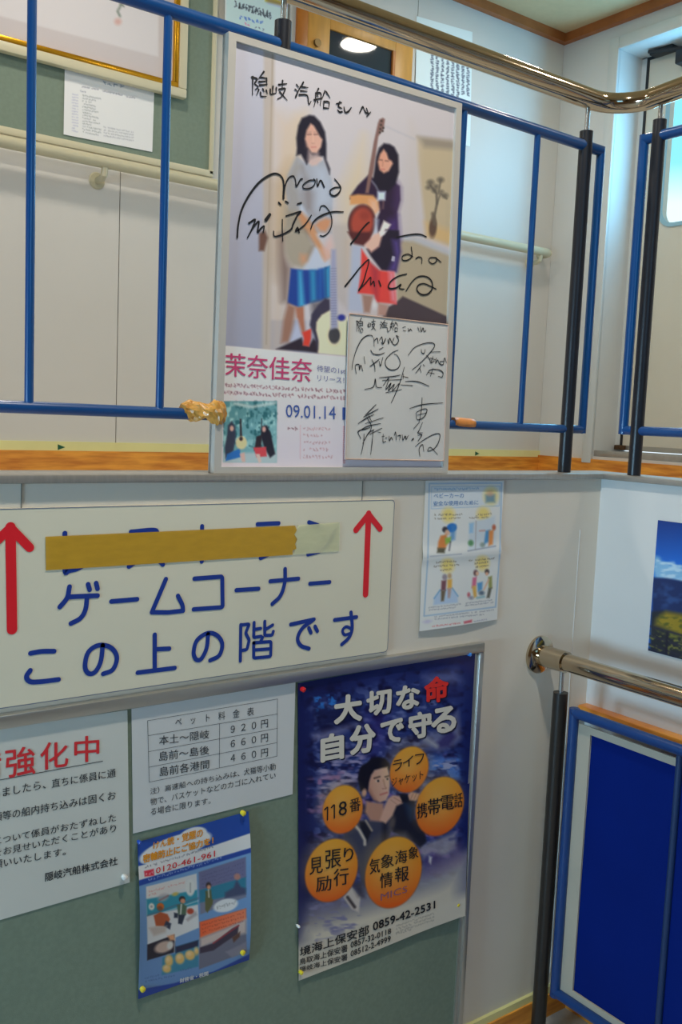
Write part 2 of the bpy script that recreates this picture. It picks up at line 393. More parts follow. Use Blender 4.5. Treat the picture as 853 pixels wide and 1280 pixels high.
# baseboards, guide strip
zb1 = W(320, 566.5, 1, YC).z; zb2 = W(320, 556.5, 1, YC).z
struct(box('baseboard_back', (XL, YC-.012, FUP), (XD, YC+.002, zb1), m_wood))
gs = struct(box('trim_3', (XL, YC-.008, zb1), (XD, YC+.002, zb2), m_glow))
for px, py in ((77, 559), (597, 567)):
    p = W(px, py, 1, YC-.009); s = .012
    quad_prism('guide_arrow', [(p.x-s, p.y, p.z-s*.75), (p.x+s, p.y, p.z), (p.x-s, p.y, p.z+s*.75)], .002, m_green, gs)
zd = W(770, 576, 0, XD).z
struct(box('baseboard_far_right', (XD-.012, YB, FUP), (XD+.002, YC, zd), m_wood))
struct(box('baseboard_front', (XL, YA-.012, 0), (XB, YA+.002, .055), m_wood))
struct(box('trim_4', (XL, YA-.008, .055), (XB, YA+.002, .072), m_glow))
struct(box('baseboard_right', (XB-.012, YB, 0), (XB+.002, YA-.012, .055), m_wood))
zt = W(760, 898, 0, XB-.02).z
struct(box('trim_5', (XB-.03, YB, zt-.02), (XB+.002, YA-.001, zt+.012), m_wood, None, .003))
# ceiling cove trims
struct(box('trim_6', (XL, YC-.03, CEIL-.036), (XD, YC+.002, CEIL+.002), m_cove))
struct(box('trim_7', (XD-.03, YB, CEIL-.036), (XD+.002, YC-.03, CEIL+.002), m_cove))

# ---------------------------------------------------------------- door in the recess
XP = 3.45
m_door = mat('door paint, cream white', (214, 208, 192), .4, noise=.03, nscale=4)
m_blackr = mat('black rubber and paint', (30, 30, 34), .5)
m_glass = bpy.data.materials.new('window glass'); m_glass.use_nodes = True
_b = m_glass.node_tree.nodes['Principled BSDF']; _b.inputs['Transmission Weight'].default_value = 1; _b.inputs['Roughness'].default_value = 0
_b.inputs['IOR'].default_value = 1.03; _b.inputs['Base Color'].default_value = (.9, .98, 1, 1)
d1 = struct(empty('door_1', (XP, 2.2, FUP)))
wy1 = W(832, 200, 0, XP).y; wz0 = W(845, 279, 0, XP).z; wz1 = EZ+1.425; wy0 = wy1-.42
yA_, yB_ = yo0+.02, W(797, 300, 0, XP).y; zA_, zB_ = zo0, W(799, 80, 0, XP).z
def rrect(y0, y1, z0, z1, r, n=6):
    out = []
    for cy, cz, a0 in ((y1-r, z1-r, 0), (y0+r, z1-r, 90), (y0+r, z0+r, 180), (y1-r, z0+r, 270)):
        for i in range(n+1):
            a = math.radians(a0+90*i/n); out.append((cy+r*math.cos(a), cz+r*math.sin(a)))
    return out
def ring_plate(name, outer, inner, x0, x1, m, parent):       # a plate with a rounded hole
    bm = bmesh.new(); n = len(inner); L = []
    for x in (x0, x1):
        L.append([[bm.verts.new((x, y, z)) for y, z in lp] for lp in (outer, inner)])
    for i in range(n):
        j = (i+1) % n
        bm.faces.new((L[0][0][i], L[0][0][j], L[0][1][j], L[0][1][i])); bm.faces.new((L[1][0][i], L[1][1][i], L[1][1][j], L[1][0][j]))
        bm.faces.new((L[0][0][i], L[1][0][i], L[1][0][j], L[0][0][j])); bm.faces.new((L[0][1][i], L[0][1][j], L[1][1][j], L[1][1][i]))
    return bm_obj(name, bm, m, parent)
inner = rrect(wy0, wy1, wz0, wz1, .06)
ring_plate('door_leaf', rrect(yA_, yB_, zA_+.02, zB_, .0005), inner, XP, XP+.035, m_door, d1)
ring_plate('window_gasket', rrect(wy0-.012, wy1+.012, wz0-.012, wz1+.012, .07), rrect(wy0+.004, wy1-.004, wz0+.004, wz1-.004, .058), XP-.006, XP+.001, mat('gasket, pale blue grey', (150, 190, 205), .4), d1)
bm = bmesh.new(); vv = [bm.verts.new((XP+.015, y, z)) for y, z in inner]; bm.faces.new(vv)
pn = bm_obj('pane', bm, m_glass, d1)
bm = bmesh.new()
box_bm(bm, (XP-.004, yB_, zA_), (XP+.03, yB_+.012, zB_+.012)); box_bm(bm, (XP-.004, yA_, zB_), (XP+.03, yB_, zB_+.012))
bm_obj('seal', bm, m_blackr, d1)
bm = bmesh.new()
box_bm(bm, (XP-.002, yB_+.012, zo0-.03), (XP+.035, yo1+.0, zo1)); box_bm(bm, (XP-.002, yo0, zB_+.012), (XP+.035, yo1, zo1))
bm_obj('door_frame', bm, m_case, d1)
box('threshold', (XD+.005, yo0, zo0-.03), (XP+.03, yo1, zo0-.004), m_cap, d1, .003)
box('kick_plate', (XP-.002, yA_, zA_+.0), (XP+.03, yB_, zA_+.022), m_alu, d1)
box('hinge', (XP-.02, yB_-.02, zA_+.001), (XP+.0, yB_+.03, zA_+.022), mat('rusty hinge', (96, 70, 44), .7, .4, noise=.4, nscale=60), d1, .003)
box('hinge', (XP-.01, yB_-.012, EZ+.75), (XP+.0, yB_+.016, EZ+.83), m_door, d1, .003)
# overhead closer with its arm
pc = W(842, 78, 0, XP-.04)
cl = box('door_closer', (XP-.06, pc.y-.26, zB_-.075), (XP-.002, pc.y-.02, zB_-.02), m_blackr, d1, .006)
tube('closer_arm', [(XP-.035, pc.y-.05, zB_-.012), (XP-.07, pc.y+.10, zB_+.005), (XP-.03, pc.y+.03, zB_+.018)], .008, m_blackr, cl, 8)
box('arm_bracket', (XP-.05, yB_-.14, zB_-.002), (XP-.0, yB_-.03, zB_+.03), m_blackr, cl, .004)

# ---------------------------------------------------------------- wooden framed inner window with dark glass in the back wall
m_dwood = mat('door wood, honey', (196, 142, 66), .4, noise=.18, nscale=10, vec=(3, 3, .6), k=.8)
m_dwood2 = mat('door edge wood, amber', (176, 104, 34), .4, noise=.18, nscale=10, k=.8)
m_dark = mat('dark door glass', (34, 42, 56), .04, spec=.8, k=.9)
ZL = EZ+1.0
d2 = struct(empty('window_1', (2.1, YC, ZL)))
xa, xb, xc, xd_, xe = [W(p, 40 if p < 420 else 80, 1, YC-.02).x for p in (371, 384, 413, 491, 516)]
zt2 = EZ+1.455
bm = bmesh.new(); box_bm(bm, (xb, YC-.02, ZL), (xc, YC+.0, zt2), .002); box_bm(bm, (xd_+.012, YC-.02, ZL), (xe, YC+.0, zt2), .002)
box_bm(bm, (xc, YC-.02, zt2-.05), (xd_+.012, YC, zt2), .002); box_bm(bm, (xc, YC-.02, ZL), (xd_+.012, YC, ZL+.06), .002)
bm_obj('frame', bm, m_dwood, d2, True)
box('edge_strip', (xa, YC-.026, ZL), (xb, YC, zt2), m_dwood2, d2, .002)
box('edge_strip', (xd_, YC-.022, ZL+.06), (xd_+.012, YC, zt2-.05), m_dwood2, d2)
box('pane', (xc, YC-.012, ZL+.06), (xd_, YC, zt2-.05), m_dark, d2)
p = W(396, 54, 1, YC-.02); tube('latch', [(p.x, YC-.018, p.z), (p.x, YC-.03, p.z)], .014, mat('latch, dull brass', (120, 100, 66), .4, .7), d2, 14)
xw = W(362, 40, 1, YC-.01).x
struct(box('trim_8', (xw, YC-.012, ZL), (xa, YC+.002, zt2+.01), m_case))

# ---------------------------------------------------------------- round ceiling lamps
m_lampg = mat('lamp diffuser, warm glow', (255, 225, 180), .5, emit=(255, 214, 160), estr=14)
m_ring = mat('lamp ring, white metal', (220, 216, 205), .3)
def ceiling_lamp(x, y, label, power, target=None):
    t = thing('ceiling_lamp', label, 'lamp', (x, y, CEIL), 'round ceiling lamps')
    bm = bmesh.new(); tube_bm(bm, [(x, y, CEIL-.002), (x, y, CEIL-.022)], [.095, .085], 32); bm_obj('ring', bm, m_ring, t, True)
    bm = bmesh.new(); tube_bm(bm, [(x, y, CEIL-.0222), (x, y, CEIL-.026)], [.07, .066], 32); bm_obj('diffuser', bm, m_lampg, t, True)
    d = bpy.data.lights.new('lamp_light', 'AREA'); d.shape = 'DISK'; d.size = .16; d.energy = power; d.color = WARM
    o = bpy.data.objects.new('lamp_light', d); COL.objects.link(o); o.location = (x, y, CEIL-.035)
ceiling_lamp(2.62, 2.31, 'round ceiling lamp nearest the door recess, mirrored in the dark inner window', 4.6)
ceiling_lamp(0.95, 2.25, 'round ceiling lamp above the framed picture on the back wall', 5.5)
ceiling_lamp(-0.6, 2.25, 'round ceiling lamp at the far left end of the upper passage', 11.5)
ceiling_lamp(0.75, 0.60, 'round ceiling lamp straight above the lower landing', 26)
ceiling_lamp(2.55, 0.6, 'round ceiling lamp over the side passage beyond the right wall', 8)

# ================================================================ UPPER RAILING
m_blue = mat('rail paint, gloss blue', (6, 66, 124), .3, noise=.12, nscale=8, coat=.4, k=.8)
m_black = mat('post paint, satin black', (26, 28, 36), .35, noise=.15, nscale=20, k=.9)
m_chrome = mat('polished steel', (196, 180, 156), .1, 1.0)
m_stub = mat('brushed steel stub', (190, 190, 190), .25, .9)
rl = thing('stair_railing', 'blue barred railing with black posts and a polished steel handrail standing on the parapet cap', 'railing', (W(713, 588, 1, YR).x, YR, CAPZ))
hz = W(690, 106, 1, YR).z; hr = .0215
xc_ = XR-.012; pts = [(-1.6, YR, hz), (xc_-.09, YR, hz)]
zB2 = W(853, 104.6, 0, XR).z
for i in range(1, 8):
    a = math.pi/2*i/8; pts.append((xc_-.09+.09*math.sin(a)+.003, YR-.09+.09*math.cos(a), hz+(zB2-hz)*.25*i/8))
pts += [(XR-.009, YR-.09, hz+(zB2-hz)*.3), (XR-.009, YR-.45, zB2+.006), (XR-.009, -1.2, zB2+.012)]
tube('handrail', pts, hr, m_chrome, rl, 32)
def post(px, py, axis, val, top_px, zt=None):
    p = W(px, py, axis, val); q = W(top_px[0], top_px[1], axis, val)
    x, y = (p.x, val) if axis == 1 else (val, p.y)
    tube('post', [(x, y, CAPZ-.004), (x, y, q.z)], .0145, m_black, rl, 24)
    tube('post_stub', [(x, y, q.z-.01), (x, y, hz-.012)], .005, m_stub, rl, 12)
ztA = W(732, 164, 1, YR)
post(718, 400, 1, YR, (732, 164)); post(345, 300, 1, YR, (345, 24))
post(807, 400, 0, XR, (815, 153))
xs0 = W(37, 400, 1, YR).x; sp = W(202, 400, 1, YR).x-xs0
p = (xs0-2.6*sp); tube('post', [(p, YR, CAPZ-.004), (p, YR, hz-.09)], .0145, m_black, rl, 24); tube('post_stub', [(p, YR, hz-.1), (p, YR, hz-.01)], .005, m_stub, rl, 12)
zTop = W(700, 172.5, 1, YR).z; zBot = W(400, 524, 1, YR).z; xEnd = W(738.5, 380, 1, YR).x
zTop2 = W(215, 15.1, 1, YR).z
tube('top_rail', [(xs0-6*sp, YR, zTop2), (xs0+2*sp, YR, (zTop+zTop2)/2+.004), (xEnd, YR, zTop)], .0115, m_blue, rl)
tube('bottom_rail', [(xs0-6*sp, YR, zBot), (xEnd, YR, zBot)], .0095, m_blue, rl)
tube('end_upright', [(xEnd, YR, zBot-.008), (xEnd, YR, zTop+.008)], .0095, m_blue, rl)
bal = []
for k in range(-6, 6):
    o = tube('baluster', [(xs0+k*sp, YR, zBot+.004), (xs0+k*sp, YR, zTop2-.004)], .0068, m_blue, rl, 14)
# return along the right wall
zT3 = W(820, 171, 0, XR).z; zB3 = W(830, 540, 0, XR).z; yE = W(791, 380, 0, XR).y
tube('top_rail', [(XR, yE, zT3), (XR, -1.2, zT3)], .0115, m_blue, rl)
tube('bottom_rail', [(XR, yE, zB3), (XR, -1.2, zB3)], .0105, m_blue, rl)
tube('end_upright', [(XR, yE, zB3-.009), (XR, yE, zT3+.009)], .011, m_blue, rl)
for k in range(1, 6): tube('baluster', [(XR, yE-.235*k, zB3), (XR, yE-.235*k, zT3)], .0068, m_blue, rl, 14)
tube('post', [(XR, -.2, CAPZ-.004), (XR, -.2, hz-.05)], .0145, m_black, rl, 24)

# ================================================================ LOWER HANDRAIL WITH THE BLUE SCREEN
XH = 1.575
lh = thing('lower_handrail', 'lower polished steel handrail with a round wall flange and a blue framed screen below', 'handrail', (XH, W(685, 1100, 0, XH).y, 0))
zh = W(760, 843.5, 0, XH).z
tube('handrail', [(XH, YA-.03, zh), (XH, -1.3, zh)], .0195, m_chrome, lh, 32)
tube('sleeve', [(XH, YA-.008, zh), (XH, YA-.078, zh)], .0235, m_chrome, lh, 32)
bm = bmesh.new(); tube_bm(bm, [(XH, YA, zh), (XH, YA-.006, zh), (XH, YA-.013, zh)], [.042, .042, .03], 36)
bm_obj('flange', bm, m_chrome, lh, True)
yp = W(687.5, 1070, 0, XH).y
pt_ = W(709, 868, 0, XH).z
tube('post', [(XH, yp, 0), (XH, yp, pt_)], .0162, mat('post paint, dark brown black', (38, 33, 30), .35, noise=.15, nscale=20), lh, 24)
tube('post_stub', [(XH, yp, pt_-.01), (XH, yp, zh-.015)], .0052, m_stub, lh, 12)
yb = W(706, 1070, 0, XH).y; z1_ = W(760, 905.5, 0, XH).z; z2_ = W(720, 1257, 0, XH).z
m_blue2 = mat('screen frame paint, blue', (4, 52, 108), .4, noise=.1, nscale=8, coat=.2, k=.8)
tube('frame_rail', [(XH, yb, z1_), (XH, -1.2, z1_)], .011, m_blue2, lh)
tube('frame_rail', [(XH, yb, z2_), (XH, -1.2, z2_)], .011, m_blue2, lh)
tube('frame_upright', [(XH, yb, z2_-.01), (XH, yb, z1_+.01)], .011, m_blue2, lh)
yq = W(834, 1120, 0, XH).y
for k in range(4): tube('frame_upright', [(XH+.006, yq-.37*k, z2_), (XH+.006, yq-.37*k, z1_)], .0068, mat('upright behind the screen, dark teal blue', (16, 44, 84), .5, k=.8), lh)
# the screen itself: a blue cloth sheet with a pale hem
m_cloth = mat('screen cloth, deep blue', (6, 50, 166), .7, noise=.12, nscale=4, bump=.15, bscale=900, k=2.1, spec=.08)
m_hem = mat('hem tape, pale beige', (186, 176, 158), .6, noise=.06, nscale=15)
ys = W(725, 1080, 0, XH).y; zs1 = W(800, 940, 0, XH).z; zs0 = W(730, 1252, 0, XH).z
def cloth(y0, y1, name='screen'):
    ny, nz = 14, 14; V = []; F = []
    for i in range(ny):
        for j in range(nz):
            y = y0+(y1-y0)*i/(ny-1); z = zs0+(zs1-zs0)*j/(nz-1)
            V.append((XH+.010+.0015*math.sin(y*40+z*3)*math.sin(math.pi*j/(nz-1)), y, z))
    for i in range(ny-1):
        for j in range(nz-1): F.append((i*nz+j, i*nz+j+1, (i+1)*nz+j+1, (i+1)*nz+j))
    return mesh_obj(name, V, F, m_cloth, lh, True)
cloth(ys, yq+.006); cloth(yq-.001, yq-.37)
cloth(yq-.377, yq-.74)
yh = W(716.5, 1000, 0, XH).y; hl = quad_prism
ya1 = W(849, 950, 0, XH).y
box('hem', (XH+.004, ys-.001, zs0-.02), (XH+.008, yh+.006, zs1+.012), m_hem, lh)
box('hem', (XH+.004, ya1, zs1-.004), (XH+.0085, ys-.001, zs1+.012), m_hem, lh)
box('hem', (XH+.004, -.9, zs0-.016), (XH+.0085, ys-.001, zs0+.004), m_hem, lh)

# ================================================================ WALL HANDRAIL ON THE BACK WALL
m_hand = mat('handrail vinyl, cream', (206, 198, 168), .35, noise=.04, nscale=8)
YH = 2.885; zw = (W(60, 184, 1, YH).z+W(640, 310, 1, YH).z)/2
hw = thing('wall_handrail', 'round cream handrail running along the back wall on small brackets', 'handrail', (2.0, YH, zw))
xe2 = W(688, 320, 1, YH).x
tube('rail', [(-2.0, YH, zw), (xe2-.03, YH, zw), (xe2-.008, YH+.008, zw), (xe2, YH+.03, zw), (xe2, YC, zw)], .0185, m_hand, hw, 24)
for px in (131, 676):
    xx = W(px, 210 if px < 200 else 322, 1, YH).x
    b = bpy.data.objects.new('x', None); bpy.data.objects.remove(b)
    bm = bmesh.new(); tube_bm(bm, [(xx, YC-.001, zw-.045), (xx, YC-.008, zw-.045)], [.027, .024], 24); tube_bm(bm, [(xx, YC-.006, zw-.045), (xx, YH+.02, zw-.045), (xx, YH+.004, zw-.038), (xx, YH, zw-.015)], .0105, 14)
    bm_obj('bracket', bm, m_hand, hw, True)

# ================================================================ UPPER NOTICE BOARD, PICTURE, PAPERS ON THE BACK WALL
m_felt = mat('notice board felt, sage green', (124, 139, 124), .9, noise=.07, nscale=90, k=.9)
zl = W(120, 188, 1, YC-.02).z; xr_ = W(268, 120, 1, YC-.02).x
ub = thing('notice_board', 'upper sage green notice board in a cream frame on the back wall', 'notice board', (0.9, YC, zl), 'notice boards')
del ub['group']
box('felt', (-1.2, YC-.016, zl+.012), (xr_-.01, YC-.001, EZ+1.62), m_felt, ub)
bm = bmesh.new(); box_bm(bm, (-1.21, YC-.022, zl-.008), (xr_+.004, YC, zl+.014), .003); box_bm(bm, (xr_-.012, YC-.022, zl), (xr_+.004, YC, EZ+1.63), .003); box_bm(bm, (-1.21, YC-.022, EZ+1.61), (xr_+.004, YC, EZ+1.63), .003)
bm_obj('frame', bm, m_frame_cream, ub, True)
# big framed picture
YP = YC-.05
c_br = W(234, 119, 1, YP); xo = c_br.x; zo_ = (c_br.z+W(0, 67, 1, YP).z)/2; xi0, zi1 = xo-1.02, zo_+.66
pf = thing('framed_picture', 'large picture behind glass in a gold and cream frame hanging over the upper notice board', 'picture', (xo-.5, YP, zo_))
def bars(name, x0, x1, z0, z1, w, ya, yb2, m, par, bev=.002):
    bm = bmesh.new()
    box_bm(bm, (x0, ya, z0), (x1, yb2, z0+w), bev); box_bm(bm, (x0, ya, z1-w), (x1, yb2, z1), bev)
    box_bm(bm, (x0, ya, z0+w*.98), (x0+w, yb2, z1-w*.98), bev); box_bm(bm, (x1-w, ya, z0+w*.98), (x1, yb2, z1-w*.98), bev)
    return bm_obj(name, bm, m, par, True)
bars('moulding', xi0, xo, zo_, zi1, .029, YP, YC-.022, m_frame_cream, pf, .005)
bars('gilt_strip', xi0+.029, xo-.029, zo_+.029, zi1-.029, .016, YP+.004, YC-.022, mat('gilt', (214, 160, 40), .25, .85), pf)
sh = Sheet(1, YC-.03, (-290, -40), (224, 20), (224, 102), (-290, 0))
sh.C = [np.array(c) for c in ((xi0+.044, YC-.03, zi1-.044), (xo-.044, YC-.03, zi1-.044), (xo-.044, YC-.03, zo_+.044), (xi0+.044, YC-.03, zo_+.044))]
def paint_pic(p):
    p.fill((196, 188, 190)); q = sh.uv
    p.poly([(-300, -300), (199, -60), (198, 71), (0, 20), (-300, -60)], (210, 205, 208), 1.2)
    p.line([(153, 3), (150, 9), (147, 14), (150, 20)], 2.4, (96, 110, 100), 1.5, .8); p.line([(150, 5), (155, 8)], 1.5, (110, 120, 110), 1)
    p.ell(147.5, 27, 4.2, 4, (200, 140, 130), 0, 2.5, .6)
    p.blot([(20, -60), (150, -20), (150, 0), (20, -20)], (150, 160, 150), 5, 5, 3, .55, .8)
sh.grid('print', 240, 150, paint_pic, .82, printmat('picture under glass', .08, .0), pf)
# timetable sheet
def sheet_thing(name, label, cat, sh_, nx, ny, paint, k, rough=.55, group=None, coat=0.0, part='paper'):
    t = thing(name, label, cat, tuple(sh_.C[3]), group); sh_.grid(part, nx, ny, paint, k, printmat('printed paper %.2f %.1f' % (rough, coat), rough, coat), t); return t
s1 = Sheet(1, YC-.019, (81, 85), (193, 112), (190.5, 190), (79.5, 168))
def paint_tt(p):
    p.fill((222, 222, 228)); p.zoom(60, 70, 5.687)
    p.script((375, 195), (545, 232), 20, (70, 90, 110), 5, .9, 7)
    p.script((240, 222), (360, 243), 9, (130, 130, 140), 6, .8); p.script((390, 252), (530, 283), 9, (120, 120, 130), 7, .8); p.script((555, 292), (620, 303), 9, (130, 130, 140), 8, .8)
    p.script((228, 252), (270, 262), 12, (120, 120, 130), 9)
    for i in range(14):
        y = 285+i*20; rr = random.Random(i); x2 = 250+rr.choice([60, 90, 110, 130])
        p.script((170, y-10), (215, y-2), 8, (170, 172, 190), 20+i, .6)
        p.script((245, y), (x2, y+(x2-245)*.19), 11, (140, 145, 140), 40+i, .7)
        if i > 9: p.script((395, y+25), (610, y+62), 10, (150, 152, 152), 60+i, .6)
t = sheet_thing('timetable', 'white printed timetable sheet pinned to the upper sage green notice board', 'paper', s1, 150, 110, paint_tt, .82)
# blue and white notice left of the wooden door
s2 = Sheet(1, YC-.012, (282, -40), (361, -22), (358, 62), (281, 48))
def paint_bn(p):
    p.fill((200, 222, 232)); p.zoom(270, 0, 5.687)
    p.line([(70, -100), (62, 240)], 12, (228, 228, 224)); p.poly([(350, -200), (505, -160), (500, 45), (350, 10)], (206, 196, 60), 1.5); p.line([(380, 5), (500, 40)], 30, (90, 60, 120), 3, .5)
    p.script((130, 48), (400, 128), 44, (60, 66, 74), 3, .9, 4.5); p.script((160, 62), (400, 140), 26, (40, 46, 54), 13, .8, 4)
    p.script((165, 135), (340, 178), 26, (40, 90, 190), 4, .9, 5); p.script((195, 172), (245, 188), 16, (220, 80, 130), 5, .9, 4); p.script((270, 195), (350, 228), 20, (90, 100, 110), 6, .8, 4)
sheet_thing('notice', 'pale blue notice with dark and pink lettering left of the wooden inner window', 'notice', s2, 110, 110, paint_bn, .82)
# tall sheet of vertical writing right of the wooden door
s3 = Sheet(1, YC-.003, (521, 20), (591, 40), (588, 183), (519, 170))
def paint_vt(p):
    p.fill((212, 222, 228)); p.zoom(425, 0, 3.967)
    for i in range(8):
        x = 458+i*25.5; y0 = 262+i*8; L = (205, 215, 200, 215, 215, 190, 175, 170)[i]
        rr = random.Random(i)
        for j in range(int(L/11)):
            y = y0+j*11
            for _ in range(3): p.line([(x+rr.uniform(-7, 7), y+rr.uniform(-4, 4)), (x+rr.uniform(-7, 7), y+rr.uniform(-4, 4))], 3, (58, 64, 80), .8, .85)
sheet_thing('notice', 'tall white sheet of vertical handwriting on the back wall right of the wooden inner window', 'notice', s3, 90, 170, paint_vt, .82)

# ================================================================ FRAMED CONCERT POSTER IN FRONT OF THE RAILING
YF = 1.366
m_black_ink = mat('felt pen ink, black', (24, 24, 30), .5)
m_alu2 = mat('poster frame, silver grey', (206, 202, 194), .35, .15, noise=.05, nscale=10)
pc4 = [W(*q, 1, YF) for q in ((285, 40), (577, 128.5), (562.5, 586), (268, 588))]
px0 = (pc4[0].x+pc4[3].x)/2; px1 = (pc4[1].x+pc4[2].x)/2; pz1 = (pc4[0].z+pc4[1].z)/2; pz0 = CAPZ+.0005
pf2 = thing('framed_poster', 'large framed and signed concert poster of two women with guitars, standing on the parapet cap', 'poster', ((px0+px1)/2, YF, CAPZ))
V4 = [(px0+.003, pz1-.001), (px1-.008, pz1+.002), (px1+.006, pz0), (px0-.002, pz0)]
def fbar(a, b, c, d): 
    V = [(x, YF, z) for x, z in (a, b, c, d)]; return quad_prism('frame_bar', V, .02, m_alu2, pf2)
w_ = .014
I4 = [(V4[0][0]+w_, V4[0][1]-w_*.8), (V4[1][0]-w_, V4[1][1]-w_*.8), (V4[2][0]-w_, V4[2][1]+w_*.8), (V4[3][0]+w_, V4[3][1]+w_*.8)]
for i in range(4): fbar(V4[i], V4[(i+1) % 4], I4[(i+1) % 4], I4[i])
quad_prism('backing', [(x, YF+.012, z) for x, z in V4], .007, m_alu2, pf2)
ps = Sheet(1, YF+.006, (290, 46), (572, 135), (559, 582), (275, 583))
ps.C = [np.array((x, YF+.006, z)) for x, z in ((I4[0][0]-.001, I4[0][1]+.001), (I4[1][0]+.001, I4[1][1]+.001), (I4[2][0]+.001, I4[2][1]-.001), (I4[3][0]-.001, I4[3][1]-.001))]
def paint_poster(p):
    p.fill((176, 172, 180))
    p.mix(np.arange(len(p.x)), np.ones(len(p.x)), vgrad(60, (166, 166, 178), 420, (140, 142, 160)))
    p.poly([(342, 50), (575, 120), (570, 330), (470, 400), (335, 400)], grad(345, 200, (176, 172, 178), 540, 260, (172, 166, 170)), 2)
    p.poly([(330, 60), (344, 60), (338, 460), (328, 460)], (160, 152, 148), 2); p.line([(341, 64), (333, 430)], 1.4, (140, 128, 116), 1.2)
    p.poly([(344, 140), (372, 150), (365, 260), (355, 440), (336, 440)], (182, 164, 148), 14, .7)
    p.poly([(340, 230), (362, 200), (360, 280), (345, 350), (338, 330)], (150, 128, 104), 10, .5)
    p.poly([(425, 240), (455, 170), (460, 220), (440, 270), (430, 350)], (190, 170, 132), 12, .55)
    # right hand alcove, ledge, beige wall, dark floor
    p.zoom(425, 0, 3.967)
    p.poly([(385, 680), (580, 705), (570, 1225), (430, 1170), (388, 800)], (164, 150, 126), 3)
    p.poly([(385, 676), (580, 700), (580, 745), (420, 730)], (122, 114, 106), 4, .8)
    p.poly([(350, 600), (392, 690), (380, 1170), (320, 1150)], (170, 162, 158), 8, .5)
    p.line([(190, 610), (370, 690)], 5, (150, 150, 160), 2, .6)
    p.poly([(420, 1100), (570, 1150), (570, 1225), (430, 1175)], (186, 150, 96), 5, .6)
    p.zoom(425, 290, 6.093)
    p.poly([(430, 60), (560, 50), (853, 175), (853, 700), (430, 560)], (152, 140, 120), 3)
    p.poly([(500, 30), (620, 50), (853, 150), (853, 185), (560, 70), (450, 60)], (158, 160, 168), 3)
    p.poly([(480, 490), (860, 662), (870, 730), (300, 700), (370, 570), (420, 545)], (66, 56, 62), 1.5)
    p.poly([(80, 90), (170, 110), (160, 500), (190, 620), (60, 600)], (150, 160, 184), 3, .8)
    p.poly([(45, 60), (80, 60), (70, 400), (40, 400)], (176, 150, 130), 5, .5)
    # vase with dried flowers
    p.zoom(425, 0, 3.967)
    for x, y, r in ((450, 905, 18), (440, 930, 13), (500, 892, 17), (478, 925, 14), (522, 970, 16), (470, 945, 14), (505, 950, 10)): p.ell(x, y, r, r*.8, (84, 78, 70), 0, 2, .8)
    p.line([(450, 920), (480, 960), (482, 1010), (466, 1090)], 9, (78, 72, 66), 1.5); p.line([(482, 1010), (500, 960), (530, 985)], 6, (84, 78, 70), 1.5); p.line([(500, 895), (490, 960)], 6, (84, 78, 70), 1.5)
    p.ell(462, 1128, 19, 50, (84, 66, 56), 4, 1.5); p.line([(462, 1060), (470, 1110)], 16, (90, 80, 70), 2)
    # ---- woman on the left
    p.zoom(340, 130, 8)
    p.poly([(230, 200), (260, 120), (330, 90), (300, 300), (240, 560), (150, 700), (130, 1280), (60, 1280), (80, 900), (150, 600)], (188, 164, 128), 12, .55)
    p.poly([(250, 525), (205, 620), (165, 700), (140, 860), (165, 1010), (150, 1290), (300, 1290), (420, 1290), (600, 1290), (606, 1000), (612, 880), (600, 760), (575, 700), (520, 560), (420, 600), (340, 590)], (146, 150, 162), 1.6)
    p.poly([(250, 525), (205, 620), (165, 700), (140, 860), (165, 1010), (240, 1060), (300, 1000), (240, 760), (300, 640)], (138, 134, 132), 5, .8)
    p.poly([(300, 620), (330, 800), (310, 900), (330, 1060), (420, 1100), (430, 900), (400, 860)], (116, 106, 106), 5, .6)
    p.poly([(440, 640), (540, 640), (590, 800), (600, 1000), (430, 1050), (440, 850)], (162, 172, 190), 8, .7)
    p.poly([(120, 1010), (240, 1060), (330, 1150), (360, 1290), (110, 1290)], (140, 130, 116), 6, .9)
    p.poly([(366, 470), (352, 570), (400, 620), (450, 610), (500, 555), (470, 480)], (180, 158, 154), 2)
    p.poly([(375, 110), (300, 140), (265, 215), (245, 340), (252, 440), (245, 515), (292, 505), (348, 605), (380, 560), (460, 520), (515, 525), (545, 610), (578, 705), (582, 650), (545, 560), (545, 400), (532, 280), (485, 180), (425, 118)], (36, 34, 46), 1.8)
    p.poly([(388, 195), (348, 262), (330, 350), (345, 425), (396, 488), (450, 492), (492, 430), (508, 355), (480, 320), (448, 262), (420, 215)], grad(335, 350, (184, 140, 124), 505, 380, (212, 190, 188)), 1.6)
    p.poly([(335, 380), (330, 440), (360, 470), (370, 520), (390, 500), (350, 430)], (60, 50, 60), 3, .8)
    p.poly([(368, 470), (358, 560), (400, 600), (460, 560), (470, 490), (410, 500)], (176, 156, 154), 3, .8)
    for x in (375, 443): p.line([(x-17, 305), (x+15, 303)], 11, (96, 66, 66), 1.2, .75); p.line([(x-18, 282), (x+16, 280)], 5, (120, 92, 90), 1.2, .5)
    p.line([(412, 320), (415, 385)], 7, (200, 165, 150), 1.5, .7); p.line([(402, 392), (424, 392)], 6, (150, 104, 98), 1.2, .6); p.line([(398, 432), (440, 430)], 9, (170, 96, 98), 1.2, .75)
    p.poly([(290, 1000), (320, 1050), (350, 1130), (330, 1170), (290, 1090)], (170, 182, 200), 3)
    p.poly([(248, 1092), (300, 1080), (350, 1130), (420, 1230), (450, 1290), (330, 1290), (290, 1180)], (172, 124, 92), 3)
    p.poly([(430, 1210), (470, 1170), (540, 1140), (600, 1160), (585, 1220), (540, 1280), (480, 1270)], (178, 128, 98), 3)
    p.zoom(340, 280, 7.53)
    p.poly([(70, 100), (115, 80), (130, 300), (180, 420), (150, 730), (90, 730), (70, 400)], (106, 88, 84), 6, .8)
